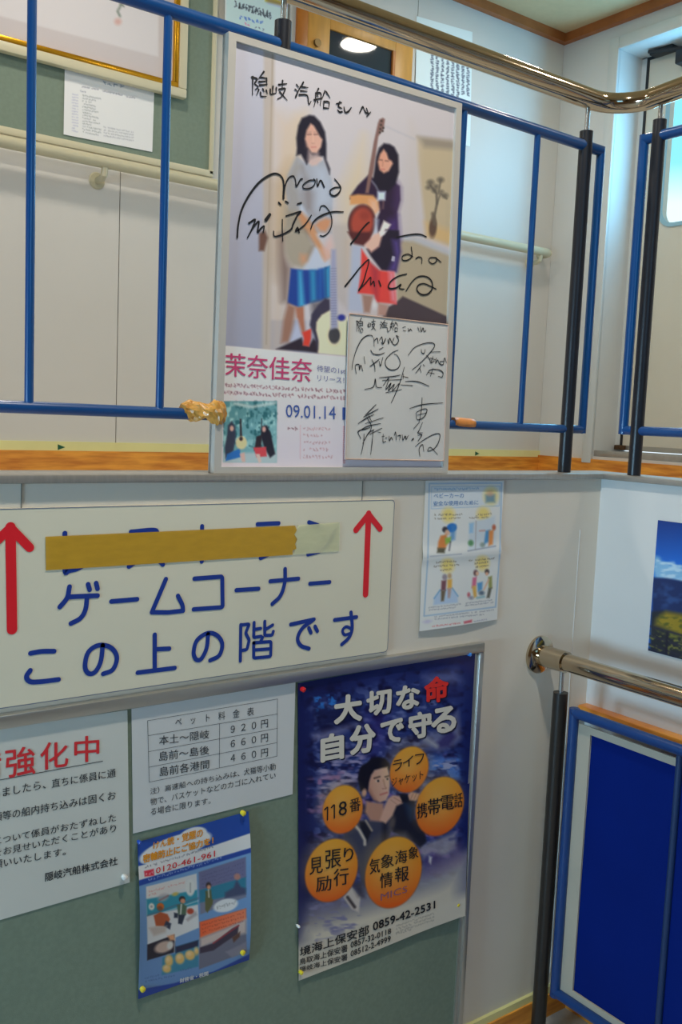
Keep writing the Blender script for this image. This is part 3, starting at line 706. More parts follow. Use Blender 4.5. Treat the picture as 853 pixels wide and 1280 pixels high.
    p.poly([(115, 40), (125, 260), (150, 340), (195, 395), (290, 415), (345, 350), (395, 215), (330, 60), (210, 0)], (146, 138, 126), 4)
    p.poly([(300, 40), (400, 190), (330, 330), (390, 240), (420, 170)], (104, 90, 84), 5, .7)
    p.poly([(270, 285), (330, 290), (332, 355), (285, 375), (262, 330)], (176, 134, 108), 4)
    p.poly([(300, 415), (350, 350), (402, 225), (445, 215), (470, 330), (540, 330), (545, 410), (430, 440), (330, 440)], (166, 174, 192), 3)
    p.poly([(560, 0), (730, 0), (710, 800), (600, 700)], (158, 150, 148), 4, .6)
    p.poly([(300, 0), (390, 20), (430, 130), (490, 220), (540, 250), (548, 310), (500, 350), (470, 300), (440, 240), (380, 150)], (176, 130, 98), 2.5)
    p.poly([(470, 240), (520, 160), (560, 120), (580, 200), (550, 330), (500, 345)], (190, 160, 156), 4, .8)
    p.poly([(178, 418), (300, 432), (430, 432), (545, 396), (552, 685), (460, 725), (365, 748), (255, 788), (148, 745)], (36, 62, 132), 1.5)
    for q, c in (([(248, 440), (282, 440), (310, 770), (252, 785)], (70, 160, 195)), ([(358, 435), (412, 432), (420, 720), (368, 742)], (52, 132, 172)), ([(492, 420), (545, 400), (550, 685), (505, 705)], (60, 150, 185)), ([(440, 425), (470, 420), (470, 715), (440, 725)], (42, 92, 160))): p.poly(q, c, 3, .85)
    p.poly([(500, 410), (515, 408), (520, 690), (505, 700)], (30, 60, 110), 2, .7)
    p.poly([(150, 745), (225, 780), (215, 850), (190, 1000), (160, 1110), (85, 1120), (110, 900)], (140, 104, 90), 3)
    p.poly([(222, 785), (305, 775), (306, 900), (318, 1000), (280, 1050), (235, 880)], (156, 102, 82), 2)
    p.poly([(240, 900), (290, 1060), (200, 1110), (170, 1110)], (170, 176, 200), 3, .8); p.poly([(308, 770), (365, 755), (360, 1000), (320, 1000)], (184, 180, 186), 3, .9)
    p.poly([(365, 740), (545, 700), (545, 800), (380, 860)], (90, 84, 92), 4, .8)
    p.poly([(40, 1178), (280, 1070), (300, 1140), (350, 1150), (390, 1080), (460, 1130), (440, 1215), (320, 1200)], (48, 40, 50), 1.6)
    p.poly([(288, 1020), (372, 985), (368, 1080), (350, 1152), (292, 1142), (302, 1080)], (200, 62, 50), 1.5)
    p.poly([(548, 715), (500, 700), (430, 770), (375, 850), (358, 950), (400, 1050), (430, 1215), (470, 1200), (445, 1100), (440, 900), (550, 820)], (58, 54, 72), 1.6)
    p.poly([(548, 812), (470, 855), (420, 925), (416, 1000), (442, 1100), (438, 1180), (432, 1216), (702, 1242), (718, 880), (690, 868), (620, 860)], (208, 198, 168), 1.5)
    p.ell(588, 1048, 53, 76, (44, 46, 58), 0, 1.2); p.ell(588, 1048, 62, 88, (120, 110, 96), 0, 3, .25)
    p.poly([(562, 240), (602, 240), (622, 975), (555, 992), (548, 600)], (140, 142, 168), 2)
    for i in range(22): p.line([(560, 420+i*25), (606, 418+i*25)], 5, (96, 98, 130), .8, .6)
    p.ell(656, 882, 38, 30, (44, 50, 128), 0, 1.5)
    # ---- woman on the right
    p.zoom(425, 140, 8)
    p.poly([(286, 630), (180, 735), (112, 830), (100, 870), (350, 880), (400, 1000), (360, 1100), (400, 1290), (590, 1290), (575, 1000), (606, 880), (600, 740), (525, 690), (400, 700)], (46, 34, 54), 1.6)
    p.poly([(570, 700), (604, 760), (604, 880), (570, 1010), (540, 950)], (72, 52, 96), 6, .7); p.poly([(500, 1080), (580, 1040), (600, 1290), (440, 1290)], (70, 50, 108), 6, .8)
    p.poly([(442, 313), (392, 360), (362, 450), (345, 590), (330, 680), (380, 770), (480, 800), (560, 720), (592, 600), (586, 430), (545, 350), (500, 322)], (34, 30, 42), 1.8)
    p.poly([(440, 372), (402, 420), (380, 500), (398, 580), (440, 612), (490, 590), (532, 515), (520, 490), (488, 470), (470, 410)], grad(385, 480, (184, 130, 108), 530, 520, (214, 190, 190)), 1.6)
    for x, y in ((410, 478), (470, 488)): p.line([(x-14, y), (x+14, y+3)], 9, (92, 60, 58), 1.2, .75)
    p.line([(432, 500), (428, 540)], 6, (150, 100, 88), 1.4, .6); p.line([(416, 572), (446, 574)], 8, (160, 84, 84), 1.2, .75)
    p.line([(320, 690), (360, 740), (390, 800)], 14, (120, 124, 140), 1.6, .8); p.line([(440, 860), (432, 960)], 10, (150, 110, 100), 2, .6)
    p.poly([(395, 75), (430, 58), (452, 72), (440, 160), (385, 245), (335, 600), (310, 700), (290, 810), (255, 810), (285, 620), (340, 300), (380, 120)], (116, 88, 84), 1.3)
    for x, y in ((418, 90), (412, 130), (405, 170), (400, 205), (435, 160), (428, 190)): p.ell(x, y, 11, 11, (60, 52, 50), 0, 1)
    p.poly([(100, 838), (180, 822), (335, 832), (385, 890), (392, 975), (350, 1020), (300, 985), (262, 925), (105, 925)], (186, 134, 88), 1.8)
    p.poly([(300, 880), (370, 880), (392, 975), (345, 1020), (300, 980)], (200, 160, 140), 4, .8)
    p.poly([(378, 800), (458, 795), (452, 880), (376, 885)], (176, 190, 208), 2)
    p.ell(220, 1110, 138, 186, (66, 40, 44), 6, 1.5); p.ell(222, 1108, 114, 160, (150, 66, 54), 6, 3)
    p.ell(250, 1035, 50, 45, (120, 52, 46), 0, 3, .6)
    p.poly([(350, 1070), (385, 1080), (370, 1230), (345, 1250)], (160, 170, 190), 3, .9)
    p.poly([(440, 1085), (512, 1125), (435, 1250), (378, 1240)], (204, 194, 192), 1.6)
    p.zoom(425, 290, 6.093)
    p.poly([(350, -20), (450, -10), (462, 150), (430, 303), (320, 292), (240, 190), (205, 130), (300, 60)], (38, 32, 46), 1.6)
    p.poly([(400, 60), (450, 60), (464, 150), (432, 300), (370, 295), (420, 180)], (78, 62, 126), 4, .85)
    p.poly([(60, 0), (230, 0), (240, 60), (180, 105), (110, 90)], (78, 40, 42), 2)
    p.poly([(260, 20), (330, 0), (300, 110), (240, 155), (190, 100)], (206, 160, 146), 2)
    p.poly([(300, 0), (360, -10), (340, 20), (310, 35)], (206, 200, 204), 1.5)
    p.line([(405, 190), (400, 215)], 10, (200, 200, 215), 1.2); p.line([(415, 192), (412, 218)], 8, (190, 190, 205), 1.2)
    p.poly([(165, 128), (240, 240), (300, 292), (412, 306), (432, 550), (280, 535), (262, 478), (138, 466), (160, 300)], (198, 64, 60), 1.6)
    p.poly([(236, 240), (300, 292), (290, 530), (262, 480), (240, 400)], (128, 44, 60), 4, .6); p.poly([(372, 302), (412, 306), (428, 540), (392, 520), (380, 420)], (228, 130, 146), 3, .8)
    p.poly([(170, 476), (255, 486), (240, 560), (228, 615), (184, 612)], (142, 112, 102), 2); p.poly([(292, 540), (372, 556), (350, 640), (290, 632)], (156, 124, 116), 2)
    p.ell(266, 556, 18, 30, (186, 184, 188), 0, 2)
    # latch on the door behind
    p.zoom(285, 190, 5.503); p.poly([(215, 560), (255, 540), (275, 590), (250, 680), (214, 680)], (96, 70, 62), 2)
    # ---- pink and white title panel
    p.zoom(0, 0, 1)
    p.poly([(270, 431), (436, 446), (620, 462), (620, 600), (260, 600)], vgrad(440, (210, 198, 196), 560, (206, 186, 194)), .8)
    p.zoom(270, 420, 5.018)
    for i, (a, b, h) in enumerate((((50, 318), (815, 362), 24), ((45, 366), (815, 402), 24))): p.script(a, b, h, (110, 80, 90), 80+i, .85, 4)
    for i, y in enumerate((592, 634, 678, 720, 766)): p.script((545, y), ((720, 670, 718, 706, 735)[i], y+3), 20, (140, 112, 120), 90+i, .8, 3.6)
    p.script((447, 590), (515, 594), 22, (96, 74, 84), 99, .85, 4); p.line([(530, 560), (530, 770)], 2, (150, 120, 130), .8, .6)
    for y in range(570, 800, 14): p.ell(805, y, 5, 4, (170, 90, 100), 0, 1, .7)
    # small record cover
    p.poly([(48, 408), (385, 408), (382, 795), (45, 792)], grad(280, 500, (74, 128, 138), 345, 575, (124, 168, 172)), .8)
    p.blot([(48, 408), (385, 408), (382, 700), (45, 700)], (150, 190, 190), 5, 7, 21, .5, .8); p.blot([(48, 408), (385, 408), (382, 700), (45, 700)], (44, 96, 104), 5, 6, 22, .58, .8)
    p.line([(120, 425), (230, 445), (370, 420)], 16, (190, 200, 200), 1.8, .8); p.line([(230, 470), (240, 720)], 4, (60, 110, 120), 1.2, .6)
    p.poly([(45, 735), (382, 730), (382, 795), (45, 795)], (160, 176, 180), 2)
    p.poly([(75, 560), (100, 535), (122, 565), (125, 640), (110, 720), (60, 770), (55, 700), (70, 630)], (52, 58, 76), 1.2); p.ell(100, 580, 12, 17, (206, 160, 146), 0, .9)
    p.poly([(70, 740), (150, 705), (155, 760), (60, 785)], (40, 100, 170), 1); p.poly([(150, 520), (160, 520), (166, 650), (150, 650)], (50, 40, 46), .8)
    p.ell(160, 670, 34, 40, (214, 186, 140), 0, 1.2); p.ell(158, 645, 11, 13, (50, 44, 50), 0, .8); p.poly([(150, 740), (180, 730), (185, 790), (165, 790)], (200, 160, 150), 1)
    p.poly([(290, 565), (320, 560), (345, 610), (372, 740), (340, 765), (300, 690), (280, 620)], (36, 34, 46), 1.2); p.ell(302, 585, 12, 17, (196, 150, 140), 0, .9)
    p.poly([(255, 630), (290, 620), (285, 700), (240, 720)], (44, 36, 44), 1); p.poly([(235, 700), (315, 695), (320, 755), (255, 760)], (190, 66, 74), 1); p.line([(288, 520), (286, 600)], 5, (44, 40, 50), .8); p.poly([(250, 740), (275, 740), (285, 790), (270, 795)], (206, 170, 160), 1)
ps.grid('print', 330, 560, paint_poster, .60, printmat('poster print behind clear cover', .3, .35), pf2)
ink = Ink(ps, .0008)
ink.zoom(270, 420, 5.018)
ink.text('茉奈佳奈', (60, 105), (605, 148), (600, 292), (60, 250), .012, 3)
t1 = ink.build('lettering', mat('print, magenta', (190, 66, 112), .5, k=.8), pf2); t1['label'] = 'magenta title characters'
ink = Ink(ps, .0008); ink.zoom(270, 420, 5.018)
ink.text('待望の1st', (635, 182), (812, 200), (812, 240), (635, 222), 0, 2); ink.text('リリース！', (638, 246), (806, 262), (806, 296), (638, 280), 0, 2)
ink.build('lettering', mat('print, slate blue', (110, 112, 160), .5, k=.8), pf2)
ink = Ink(ps, .0008); ink.zoom(270, 420, 5.018)
ink.text('09.01.14', (440, 430), (752, 442), (752, 524), (440, 508), 0, 3); ink.text('1', (795, 448), (815, 449), (815, 526), (795, 525), .0, 3)
t2 = ink.build('lettering', mat('print, blue', (64, 90, 160), .5, k=.8), pf2); t2['label'] = 'blue date figures'
# autographs
A = Ink(ps, .001); m1, m2 = .0022, .0034
A.zoom(290, 80, 4.739)
BRUSH = [[[(125, 75), (122, 185)], [(118, 78), (150, 88), (136, 115), (156, 135), (138, 152)], [(190, 45), (160, 85)], [(168, 78), (208, 84)], [(160, 105), (206, 100)], [(165, 125), (210, 120)], [(206, 84), (208, 126)], [(160, 150), (148, 182)], [(170, 168), (174, 190), (204, 192)], [(184, 148), (192, 164)], [(204, 155), (212, 176)]],
 [[(244, 132), (242, 175)], [(228, 150), (231, 178), (262, 172)], [(264, 140), (262, 174)], [(278, 122), (326, 116)], [(301, 98), (298, 150)], [(280, 150), (316, 146), (296, 190), (270, 208)], [(284, 165), (328, 214)]],
 [[(384, 122), (396, 138)], [(376, 150), (388, 160)], [(378, 196), (406, 132)], [(424, 108), (400, 150)], [(414, 134), (452, 140)], [(408, 158), (446, 162)], [(400, 182), (446, 186), (456, 238), (470, 220)]],
 [[(514, 146), (500, 172)], [(498, 172), (496, 215), (486, 254)], [(498, 172), (528, 176), (524, 246)], [(488, 212), (536, 200)], [(508, 185), (512, 192)], [(508, 222), (512, 230)], [(552, 160), (534, 206)], [(560, 165), (582, 200)], [(546, 222), (543, 264)], [(546, 222), (576, 226), (573, 264)], [(545, 260), (574, 262)]]]
for g_ in BRUSH:
    for q in g_: A.stroke(q, [.0031, .0024, .0014])
for q in ([(620, 235), (650, 228)], [(640, 222), (632, 250), (650, 262)], [(628, 272), (640, 285), (655, 282)], [(665, 255), (672, 285), (690, 282), (708, 258)], [(757, 290), (775, 255), (782, 262)], [(785, 270), (795, 288), (808, 290)], [(822, 285), (800, 310)], [(798, 262), (812, 300)]): A.stroke(q, [m1, m2, m1])
a_ = A.build('handwriting', m_black_ink, pf2); a_['label'] = 'black handwritten dedication'
A.zoom(285, 190, 5.503)
S_ = [([(65, 588), (72, 500), (95, 400), (145, 300), (215, 210), (290, 158), (340, 150), (375, 178), (385, 230), (383, 320)], [.003, .0036, .0038, .003, .004]),
 ([(383, 320), (395, 230), (420, 178), (450, 165), (465, 190), (470, 235), (482, 222), (500, 190), (512, 185)], [.003, .0022, .003]),
 ([(600, 192), (560, 196), (520, 225), (520, 248), (550, 252), (585, 238), (602, 205), (592, 185)], [m1, m1]), ([(612, 185), (618, 235), (632, 202), (645, 200), (662, 240)], [m1, m2]),
 ([(770, 242), (735, 245), (705, 265), (708, 292), (735, 302), (765, 280), (777, 245), (757, 212), (735, 185)], [m1, m2, m1]),
 ([(350, 348), (364, 362)], [m2, m2]), ([(398, 340), (414, 350)], [m2, m2]), ([(478, 358), (505, 350)], [m1, m2]),
 ([(145, 490), (188, 465), (165, 530), (135, 590)], [m2, m1]), ([(135, 590), (175, 520), (213, 478), (205, 550), (228, 525), (250, 510), (243, 552)], [m1, m2, m1]), ([(290, 430), (262, 468)], [.005, .006]),
 ([(375, 465), (375, 540), (378, 612)], [m1, m1]), ([(315, 545), (322, 580), (380, 565), (435, 532), (450, 495), (478, 438), (500, 410), (438, 428), (400, 440)], [m1, m2, m1]),
 ([(490, 552), (480, 520), (470, 545), (530, 500), (575, 435)], [m2, m1]),
 ([(570, 530), (590, 480), (640, 440), (720, 412), (795, 412)], [m1, m2, m1]), ([(632, 402), (640, 375), (665, 370), (690, 395), (712, 440), (715, 500), (695, 550), (660, 578), (635, 575)], [m1, m1, m1])]
for q, w in S_: A.stroke(q, w)
a_ = A.build('autograph', m_black_ink, pf2); a_['label'] = 'black autograph across the left woman'
A.zoom(425, 290, 6.093)
for q, w in [([(40, 415), (100, 340), (160, 265), (222, 212), (200, 310), (175, 390), (145, 445)], [m2, m1, m2]), ([(145, 445), (200, 385), (236, 345), (236, 400), (258, 375), (266, 412)], [m1, m1]), ([(298, 370), (312, 410)], [m1, m2]),
 ([(510, 320), (450, 335), (395, 370), (370, 412), (385, 432), (430, 425), (465, 400), (455, 430), (490, 435)], [m1, m2, m1]),
 ([(505, 450), (550, 380), (600, 340), (660, 340), (700, 375), (705, 430), (670, 472), (620, 475), (588, 440), (600, 405), (640, 393), (685, 410), (735, 435)], [m1, m2, m1]),
 ([(430, 40), (540, 20), (610, 18), (660, 36)], [m1, m2, m1]), ([(545, 115), (550, 185), (512, 215), (478, 212), (480, 182), (520, 168), (556, 188)], [m1, m1]),
 ([(580, 205), (600, 190), (625, 200), (625, 240)], [m1, m1]), ([(735, 195), (690, 195), (680, 222), (710, 242), (740, 218), (735, 200), (772, 230)], [m1, m1]), ([(85, 90), (130, 35), (160, -10), (205, -62), (225, -75)], [m2, m1])]: A.stroke(q, w)
a_ = A.build('autograph', m_black_ink, pf2); a_['label'] = 'black autograph across the right woman'
# white autograph card
cs = Sheet(1, YF-.003, (436.5, 392), (560.5, 406), (554.8, 576), (431.8, 573.8))
ac = thing('autograph_card', 'white card covered in black signatures, propped on the lower right of the framed poster', 'card', tuple(cs.C[3]))
quad_prism('board', [tuple(c) for c in cs.C], .0028, mat('card, white', (222, 220, 216), .6, noise=.03, nscale=6), ac)
bm = bmesh.new()
for i in range(4):
    a, b = Vector(cs.C[i]), Vector(cs.C[(i+1) % 4]); a.y = b.y = YF-.0036; tube_bm(bm, [a, b], .0013, 6)
bm_obj('gilt_edge', bm, mat('card edge, pale pink gilt', (206, 176, 160), .4), ac)
A = Ink(cs, .0008); A.zoom(430, 390, 6.093); n1, n2 = .0012, .002
for g_, (bx, by, x0_, y0_, w_1, h_1) in zip(BRUSH, ((108, 45, 92, 45, 55, 110), (225, 98, 182, 58, 62, 85), (375, 108, 276, 65, 72, 82), (485, 145, 352, 68, 62, 84))):
    bw_ = 105 if bx < 300 else 98; bh_ = 150 if bx == 108 else 122
    for q in g_: A.stroke([(x0_+(x-bx)/bw_*w_1, y0_+(y-by)/bh_*h_1) for x, y in q], [.0017, .0010])
for q in ([(450, 118), (470, 112)], [(452, 140), (472, 145)], [(490, 125), (496, 145), (508, 130), (520, 145)], [(565, 115), (575, 150)], [(585, 112), (590, 150), (604, 122), (612, 148), (626, 140)],
 [(62, 438), (70, 380), (92, 300), (130, 220), (172, 182), (210, 178), (220, 190)], [(95, 470), (88, 410), (115, 400), (120, 440), (130, 405), (145, 450)], [(155, 340), (162, 395)], [(198, 415), (240, 385), (270, 360)], [(215, 362), (235, 410), (238, 455)], [(270, 375), (280, 410), (298, 345)],
 [(415, 290), (370, 310), (322, 360), (320, 410), (360, 442), (410, 430), (430, 385), (410, 335), (385, 320)], [(230, 195), (232, 260)], [(235, 215), (255, 200), (262, 240)], [(272, 215), (290, 190), (300, 240), (320, 200), (300, 245), (285, 230)], [(335, 210), (342, 240), (350, 200), (368, 235)], [(385, 195), (370, 235), (395, 250), (418, 215), (400, 180), (420, 190)],
 [(205, 290), (225, 318), (270, 325), (310, 310)], [(270, 285), (300, 270)],
 [(492, 328), (540, 270), (620, 238), (680, 238), (690, 265), (640, 330), (570, 400), (522, 440)], [(590, 285), (595, 310), (612, 315), (620, 285)], [(660, 305), (735, 303)], [(630, 330), (655, 360), (660, 385)], [(660, 350), (700, 365)], [(680, 340), (665, 385), (690, 372)], [(705, 350), (700, 390), (715, 365), (728, 395)], [(760, 375), (735, 378), (735, 398), (758, 398), (768, 350), (782, 385)],
 [(548, 465), (575, 430), (590, 405)], [(580, 430), (590, 460)], [(605, 400), (615, 412)], [(630, 480), (660, 440), (720, 440), (755, 460), (750, 495), (720, 490)], [(680, 430), (660, 490)], [(640, 460), (690, 470)],
 [(160, 590), (225, 570), (240, 510), (250, 570), (290, 575)], [(270, 500), (380, 490), (430, 480)], [(295, 520), (440, 515)], [(300, 560), (345, 500), (320, 590), (360, 540), (340, 600), (385, 550), (370, 600), (420, 545)], [(462, 420), (430, 530), (395, 620), (362, 692)], [(320, 615), (440, 590)], [(435, 555), (525, 560)], [(450, 490), (490, 500)], [(455, 470), (452, 510)], [(470, 528), (560, 530), (650, 565)],
 [(245, 705), (200, 750), (165, 785)], [(150, 800), (205, 770), (262, 738)], [(110, 850), (170, 810), (230, 780)], [(165, 850), (300, 805)], [(190, 790), (215, 840)], [(105, 915), (180, 870), (280, 850)], [(130, 965), (110, 910), (170, 890), (200, 880)], [(145, 1000), (190, 920), (230, 900)], [(155, 930), (150, 1000), (132, 1085)], [(225, 895), (215, 1000), (205, 1085)], [(200, 930), (290, 885)], [(260, 915), (280, 918)], [(175, 800), (210, 870), (190, 930)],
 [(290, 950), (310, 945)], [(300, 930), (300, 990), (320, 985)], [(315, 960), (330, 958)], [(345, 945), (348, 980), (362, 955), (372, 975)], [(385, 940), (395, 915), (400, 975)], [(410, 945), (430, 940), (425, 975)], [(445, 935), (450, 975), (468, 945), (475, 970), (492, 940)], [(520, 970), (532, 965), (515, 980)],
 [(502, 735), (600, 705), (755, 692)], [(597, 652), (592, 740), (575, 840)], [(550, 770), (560, 820), (610, 800), (635, 745), (600, 740), (552, 765)], [(560, 785), (625, 770)], [(575, 840), (532, 890)], [(600, 840), (575, 900), (565, 920), (600, 920)], [(565, 940), (595, 935), (565, 985)], [(545, 1025), (600, 980), (680, 935), (730, 930), (725, 985), (690, 1040), (640, 1060), (660, 1030), (715, 1085)], [(580, 1100), (575, 1040), (600, 1010), (610, 1060)]): A.stroke(q, [n1, n2, n1])
A.build('handwriting', m_black_ink, ac)

# packing tape that holds the poster to the rail
m_tape = mat('packing tape, shiny tan', (200, 142, 62), .35, noise=.3, nscale=45, bump=.7, bscale=60, coat=.2, k=.75)
def tape_lump(name, label, p0, p1, prof, seed, front=0.0, m=None):
    a = W(*p0, 1, YR); b = W(*p1, 1, YR); rr = random.Random(seed); n = len(prof); amp = 1.0 if front else .12; seg = 22; V = []; F = []
    for i in range(n):
        t = i/(n-1); c = a.lerp(b, t)
        for k in range(seg):
            an = 2*math.pi*k/seg; r = prof[i]*(1+amp*(rr.uniform(-.10, .10)+.10*math.sin(3*an+i*1.3)))
            V.append((c.x+amp*rr.uniform(-.0012, .0012), c.y-front*min(1, max(0, (t-.22)/.3))+r*math.cos(an)*(1.05 if front == 0 else 1.05-.45*t), c.z+r*math.sin(an)))
    for i in range(n-1):
        for k in range(seg): F.append((i*seg+k, i*seg+(k+1) % seg, (i+1)*seg+(k+1) % seg, (i+1)*seg+k))
    F.append(tuple(range(seg))); F.append(tuple(range((n-1)*seg, n*seg)))
    o = mesh_obj(name, V, F, m or m_tape, None, front == 0); tag(o, label, 'tape'); return o
zr_ = 516
tape_lump('packing_tape', 'crumpled tan packing tape wound around the lower blue rail at the poster\'s left edge', (228, 512), (271, 516),
          [.0105, .012, .0135, .0155, .017, .0165, .0145, .0125, .0115, .013, .017, .0215, .0245, .025, .0225, .018, .0150], 4, .026)
tape_lump('packing_tape', 'smooth orange packing tape wound around the lower blue rail at the poster\'s right edge', (566, 528), (591, 530), [.0106, .0110, .0110, .0111, .011, .0106], 5, 0.0, mat('packing tape, orange', (214, 140, 70), .4, noise=.15, nscale=40, k=.8))

# ================================================================ DIRECTION SIGN ON THE PARAPET
m_sign = mat('sign plate, ivory acrylic', (232, 226, 203), .25, noise=.02, nscale=5, coat=.3)
m_signline = mat('sign border line, grey blue', (110, 118, 138), .5)
m_signblue = mat('sign lettering, navy blue', (16, 48, 130), .4, k=.75)
m_signred = mat('sign arrow, red', (205, 24, 36), .4, k=.75)
YS = YA-.004
g4 = [W(*q, 1, YS) for q in ((0, 638), (492, 623), (486.5, 815.5), (0, 884.7))]
sz1 = (g4[0].z+g4[1].z)/2; sz0 = (g4[2].z+g4[3].z)/2; sx1 = (g4[1].x+g4[2].x)/2; sx0 = W(-33, 700, 1, YS).x
sg = thing('direction_sign', 'wide ivory direction sign with navy characters and two red up arrows on the parapet wall', 'sign', ((sx0+sx1)/2, YS, sz0))
def rr2(x0, x1, z0, z1, r, n=5):
    out = []
    for cx, cz, a0 in ((x1-r, z1-r, 0), (x0+r, z1-r, 90), (x0+r, z0+r, 180), (x1-r, z0+r, 270)):
        for i in range(n+1):
            a = math.radians(a0+90*i/n); out.append((cx+r*math.cos(a), cz+r*math.sin(a)))
    return out
quad_prism('plate', [(x, YS, z) for x, z in rr2(sx0, sx1, sz0, sz1, .008)], .004, m_sign, sg)
bm = bmesh.new(); o_ = rr2(sx0, sx1, sz0, sz1, .008); i_ = rr2(sx0+.0013, sx1-.0013, sz0+.0013, sz1-.0013, .007)
vo = [bm.verts.new((x, YS-.0004, z)) for x, z in o_]; vi = [bm.verts.new((x, YS-.0004, z)) for x, z in i_]
for i in range(len(vo)): bm.faces.new((vo[i], vo[(i+1) % len(vo)], vi[(i+1) % len(vo)], vi[i]))
bm_obj('border_line', bm, m_signline, sg)
ss = Sheet(1, YS, (0, 638), (492, 623), (486.5, 815.5), (0, 884.7))
S1 = (0, 620, 3.967); S2 = (215, 620, 3.967); S3 = (425, 600, 3.967)
K = Ink(ss, .0007); bw = .0076
def st(z, q, sm=False, w=bw): K.zoom(*z); K.stroke(q, w, sm, 10)
st(S1, [(322, 185), (322, 365), (345, 370), (410, 345), (490, 250)], True)
K.build('character', m_signblue, sg)
st(S1, [(650, 178), (775, 172), (745, 235), (690, 310), (640, 350)], True); st(S1, [(745, 275), (808, 340)])
K.build('character', m_signblue, sg)
st(S2, [(150, 150), (148, 325)]); st(S2, [(150, 215), (230, 250)])
K.build('character', m_signblue, sg)
st(S2, [(425, 140), (530, 135)]); st(S2, [(415, 195), (530, 190), (515, 250), (485, 285), (440, 308)], True)
K.build('character', m_signblue, sg)
st(S2, [(680, 130), (725, 145)]); st(S2, [(675, 290), (740, 270), (785, 225), (808, 172)], True)
K.build('character', m_signblue, sg)
st(S1, [(345, 450), (333, 505), (297, 550)], True); st(S1, [(345, 500), (484, 494)]); st(S1, [(432, 500), (425, 560), (400, 605), (352, 632)], True)
st(S1, [(437, 438), (445, 465)]); st(S1, [(477, 432), (484, 460)])
K.build('character', m_signblue, sg)
st(S1, [(553, 523), (680, 512)])
K.build('character', m_signblue, sg)
st((0, 0, 1), [(207.5, 723.9), (199, 744), (190, 765)]); st((0, 0, 1), [(190, 765.3), (210, 765.6), (229, 763.5)]); st((0, 0, 1), [(229, 763.3), (228, 756), (222.5, 744.8)], True)
K.build('character', m_signblue, sg)
st(S2, [(112, 410), (245, 400), (250, 406), (252, 545), (245, 552), (108, 562)])
K.build('character', m_signblue, sg)
st(S2, [(320, 467), (430, 460)])
K.build('character', m_signblue, sg)
st(S2, [(488, 423), (628, 410)]); st(S2, [(562, 362), (560, 430), (538, 495), (498, 535)], True)
K.build('character', m_signblue, sg)
st(S2, [(685, 435), (783, 427)])
K.build('character', m_signblue, sg)
st(S1, [(152, 780), (205, 771), (268, 770)], True); st(S1, [(150, 865), (132, 895), (148, 920), (200, 921), (290, 910)], True)
K.build('character', m_signblue, sg)
st(S1, [(510, 740), (500, 820), (472, 872), (440, 880), (422, 845), (438, 775), (490, 740), (550, 752), (580, 800), (560, 860), (512, 882)], True)
K.build('character', m_signblue, sg)
st(S1, [(768, 688), (768, 858)]); st(S1, [(770, 760), (840, 757)]); st((0, 0, 1), [(172.2, 840.8), (218.5, 835)])
K.build('character', m_signblue, sg)
st(S2, [(180, 685), (172, 755), (145, 808), (120, 810), (108, 775), (125, 715), (178, 680), (225, 692), (250, 735), (235, 790), (190, 815)], True)
K.build('character', m_signblue, sg)
q8 = .0062
for q in ([(342, 638), (340, 818)], [(342, 640), (384, 635), (366, 680), (384, 715), (372, 762), (350, 765)], [(408, 628), (406, 702), (442, 696)], [(408, 662), (440, 657)], [(461, 622), (461, 692), (498, 690), (503, 672)], [(462, 664), (500, 640)], [(450, 702), (440, 722)], [(406, 728), (406, 804), (490, 796), (492, 722), (406, 728)], [(408, 764), (488, 758)]): st(S2, q, False, q8)
K.build('character', m_signblue, sg)
st(S2, [(590, 637), (705, 612)]); st(S2, [(700, 616), (648, 655), (624, 705), (640, 742), (680, 757)], True); st(S2, [(680, 655), (690, 678)]); st(S2, [(710, 647), (722, 670)])
K.build('character', m_signblue, sg)
st((0, 0, 1), [(418.5, 775), (446, 771.3)]); st((0, 0, 1), [(439, 765.5), (440.5, 785), (436.5, 797), (427.5, 805.5)], True); st((0, 0, 1), [(439.5, 786), (433, 783.5), (428.5, 788), (431, 793.5), (437.5, 792)], True, .006)
K.build('character', m_signblue, sg)
K = Ink(ss, .0007)
K.zoom(*S1); K.stroke([(52, 155), (60, 662)], .0152, False, 12); K.stroke([(52, 158), (147, 256)], .0135, False, 12); K.stroke([(52, 158), (-45, 250)], .0135, False, 12)
a1 = K.build('arrow', m_signred, sg); K = Ink(ss, .0007)
K.zoom(*S3); K.stroke([(143, 168), (128, 566)], .0132, False, 12); K.stroke([(143, 170), (80, 248)], .012, False, 12); K.stroke([(143, 170), (200, 242)], .012, False, 12)
K.build('arrow', m_signred, sg)
# tapes pasted over the top line
def tape_mat(name, col, tr):
    m = mat(name, col, .35, noise=.10, nscale=30, vec=(1, 1, 3), k=.75); n = m.node_tree; b = n.nodes['Principled BSDF']; b.inputs['Alpha'].default_value = tr; return m
t1 = ss.hit(np.array([57, 369, 371.5, 368, 372, 369, 371, 366, 366.0, 57.5]), np.array([671, 657, 663, 668, 674, 680, 686, 688, 693.5, 713.0]), .0016)
tp = quad_prism('masking_tape', [tuple(p) for p in t1], .0005, tape_mat('masking tape, mustard', (196, 152, 44), .76)); tag(tp, 'long strip of mustard masking tape pasted over the top line of the ivory sign', 'tape')
t2 = ss.hit(np.array([373, 425, 424, 367.0, 371, 369]), np.array([657, 653, 689, 693.5, 683, 668]), .0016)
tp = quad_prism('clear_tape', [tuple(p) for p in t2], .0004, tape_mat('old clear tape, cream', (226, 218, 180), .5)); tag(tp, 'torn pale cream tape over the last character of the ivory sign\'s top line', 'tape')

